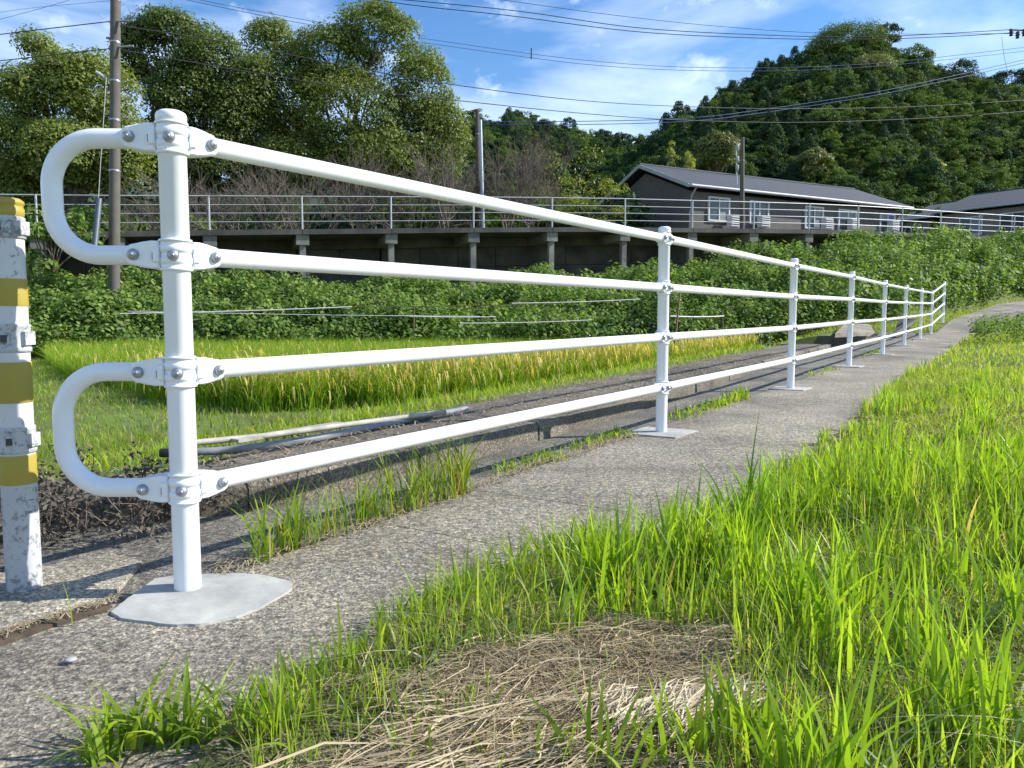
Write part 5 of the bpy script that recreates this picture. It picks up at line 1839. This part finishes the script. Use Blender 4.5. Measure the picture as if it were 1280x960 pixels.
n = 260; k_ = RNG.random(n); ca = gpt(-30, 806, 0); cb_ = gpt(150, 752, 0)
x = ca[0] + (cb_[0] - ca[0]) * k_ + RNG.normal(0, .006, n); y = ca[1] + (cb_[1] - ca[1]) * k_ + RNG.normal(0, .012, n)
az = RNG.normal(.6, .8, n); L_ = RNG.uniform(.01, .05, n)
P = np.stack([x, y, 0 * x + .009], 1); d = np.stack([np.cos(az), np.sin(az), 0 * az], 1); q = np.stack([-np.sin(az), np.cos(az), 0 * az], 1); wv = .0011
V = np.stack([P - d * L_[:, None] / 2 - q * wv, P - d * L_[:, None] / 2 + q * wv, P + q * wv, P - q * wv, P + d * L_[:, None] / 2], 1); V[:, 2:4, 2] += .006
b = (np.arange(n) * 5)[:, None]
o = link('crack_litter', mesh_np('crack_litter', V.reshape(-1, 3), [b + np.array([0, 1, 2, 3]), b + np.array([3, 2, 4])], np.repeat(gcol(n, (.20, .15, .09), (.45, .38, .24)), 5, 0)), mat=MAT['straw'])
tag(o, 'dry bits caught in the crack by the old striped post', 'straw', kind='stuff')

# ------------------------------------------------------------------ rice field
def rice_proto(seed, gold=1, zlo=.30, zhi=.44):
    global RNG
    keep = RNG; RNG = np.random.default_rng(seed)
    n = 22
    P = np.zeros((n, 3)); P[:, :2] = RNG.normal(0, .05, (n, 2))
    h = RNG.uniform(.42, .66, n)
    c0 = gcol(n, (.13, .25, .02), (.26, .40, .04)); c1 = c0 * np.array([1.2, 1.12, .9])
    A = blades(P, h, RNG.uniform(.008, .013, n), RNG.uniform(.1, .95, n), RNG.uniform(0, 6.28, n), c0, c1, 5)
    # drooping ears: a stalk that rises, arches over and hangs
    m = gold; sg = 6
    P = np.zeros((m, 3)); P[:, :2] = RNG.normal(0, .09 if gold > 3 else .05, (m, 2)); P[:, 2] = RNG.uniform(zlo, zhi, m)
    L_ = RNG.uniform(.10, .17, m); az = RNG.uniform(0, 6.28, m); wv = RNG.uniform(.014, .024, m); c = gcol(m, (.46, .39, .12), (.70, .58, .24))
    d = np.stack([np.cos(az), np.sin(az), 0 * az], 1); q = np.stack([-np.sin(az), np.cos(az), 0 * az], 1)
    Vv = np.zeros((m, 2 * sg + 1, 3))
    for k_ in range(sg + 1):
        t = k_ / sg
        cc = P + d * (L_ * (.9 * t - .35 * t * t))[:, None]; cc[:, 2] += L_ * (.75 * t - 1.75 * t * t)
        w_k = wv * (.15 if k_ == 0 else (1.0 if k_ in (2, 4) else .62))
        if k_ < sg: Vv[:, 2 * k_] = cc - q * w_k[:, None] / 2; Vv[:, 2 * k_ + 1] = cc + q * w_k[:, None] / 2
        else: Vv[:, 2 * sg] = cc
    b_ = (np.arange(m) * (2 * sg + 1))[:, None]
    Qq = np.stack([b_ + np.array([2 * k_, 2 * k_ + 1, 2 * k_ + 3, 2 * k_ + 2]) for k_ in range(sg - 1)], 1).reshape(-1, 4)
    Bl = (Vv.reshape(-1, 3), [Qq, (b_ + np.array([2 * sg - 2, 2 * sg - 1, 2 * sg])).reshape(-1, 3)], np.repeat(c, 2 * sg + 1, 0))
    V, Fq, C = merge([A, Bl])
    RNG = keep
    o = bpy.data.objects.new('rice_kind', mesh_np('rice_kind', V, Fq, C)); o.data.materials.append(MAT['rice']); return o
def rp(px, d): return (px_u(px) * d, d)
RICE = [rp(180, 9.6), rp(330, 8.1), rp(500, 8.8), rp(700, 11.6), rp(850, 15.5), rp(945, 21.5), rp(900, 21.5), rp(800, 20), rp(400, 20), rp(60, 18.8), rp(85, 12.5)]
x = RNG.uniform(-13, 7.5, 60000); y = RNG.uniform(7.8, 21.6, 60000)
k = in_poly(x, y, RICE); x, y = x[k], y[k]
x, y = x[:6200], y[:6200]
# extra plants thickening the near edge
ex_, ey_ = [], []
for a, b in zip(RICE[:6], RICE[1:6]):
    Ld = math.hypot(b[0] - a[0], b[1] - a[1]); m = int(Ld * 26); t = RNG.random(m)
    ex_.append(a[0] + (b[0] - a[0]) * t + RNG.normal(0, .06, m)); ey_.append(a[1] + (b[1] - a[1]) * t + RNG.uniform(-.15, .3, m))
x = np.concatenate([x] + ex_); y = np.concatenate([y] + ey_); n = len(x)
z = np.minimum(ground_z(x, y), -.30) - .02
ne = sum(len(q) for q in ex_); inner = np.arange(n) < n - ne
rot = np.stack([RNG.uniform(-.1, .1, n), RNG.uniform(-.1, .1, n), RNG.uniform(0, 6.28, n)], 1)
sc_ = RNG.uniform(.82, 1.15, n)
P_ = np.stack([x, y, z], 1)
o = scatter('rice_plants', P_[inner], rot[inner], sc_[inner], [rice_proto(i, 1) for i in range(6)] + [rice_proto(11, 3, .3, .5)], 80)
tag(o, 'dense yellow-green rice filling the field beyond the railing', 'rice', kind='stuff')
o = scatter('rice_edge', P_[~inner], rot[~inner], sc_[~inner] * 1.04, [rice_proto(20 + i, 9, .26, .56) for i in range(7)], 81)
tag(o, 'rice along the near edge of the field with drooping golden ears', 'rice', kind='stuff')

# ------------------------------------------------------------------ tapes and stakes round the field
def tape(label, a, b, r=.007, mat='tape', sag=.02):
    A, Bv = at(*a), at(*b)
    r *= .75
    P = [A.lerp(Bv, t) - Vector((0, 0, sag * 4 * t * (1 - t))) for t in [k / 10 for k in range(11)]]
    o = MB().tube(P, r, 5).build('field_tape', MAT[mat]); tag(o, label, 'tape', 'tapes strung along the back of the rice field')
tape('thick white tape strung from the left part of the rice field, fading right', (150, 392, 17.5), (440, 383.5, 18.5), .017)
tape('thin white line below the thick tape', (160, 389, 18), (600, 395.5, 18.8), .010)
tape('thin brownish line carrying on right of the thick tape', (440, 383.5, 18.5), (700, 379, 19), .010, 'stake')
tape('white line low before the bushes at centre', (500, 394.5, 18.3), (620, 396, 18.6), .014)
tape('short white line between centre and second post', (575, 404, 17.8), (740, 400, 18.2), .014)
tape('white line just left of the second post', (640, 379, 19.0), (800, 374, 19.4), .016)
tape('white line right of the second post before the bushes', (838, 395, 17.5), (905, 395, 18.5), .018)
def stake(label, a, b, r=.02):
    o = MB().tube([at(*a), at(*b)], [r, r * .8], 7).build('stake', MAT['stake']); tag(o, label, 'stake', 'stakes round the rice field')
stake('thin stake behind the rice left of centre', (517, 420, 18.4), (518, 382, 18.4), .018)
stake('leaning brown stake at the front of the rice right of the second post', (841, 452, 15.2), (850, 366, 15.4), .024)
stake('thin pale stake at the right end of the rice', (904, 412, 18.5), (903, 392, 18.5), .018)
stake('small brown stake on the verge beyond the rice', (951, 434, 17), (950, 424, 17), .022)

# ------------------------------------------------------------------ dark bushy mound beyond the field grass at the right
rngm = np.random.default_rng(95)
pts = []
for k in range(620):
    px = rngm.uniform(1215, 1420); d = rngm.uniform(12.5, 19)
    x = px_u(px) * d; s_, w_ = SW(x, d)
    if w_ < 1.0 + max(0, s_ - 14) * .25: continue
    pts.append((x, d, float(ground_z(x, d)) + rngm.uniform(0, .22)))
n = len(pts)
o = scatter('low_weeds', pts, np.stack([rngm.uniform(-.3, .3, n), rngm.uniform(-.3, .3, n), rngm.uniform(0, 6.28, n)], 1), rngm.uniform(.3, .6, n), [sprig_proto(8, .10, 34), sprig_proto(9, .12, 30)], 96)
tag(o, 'low dark leafy weeds mounded at the right edge beyond the grass', 'weeds', kind='stuff')
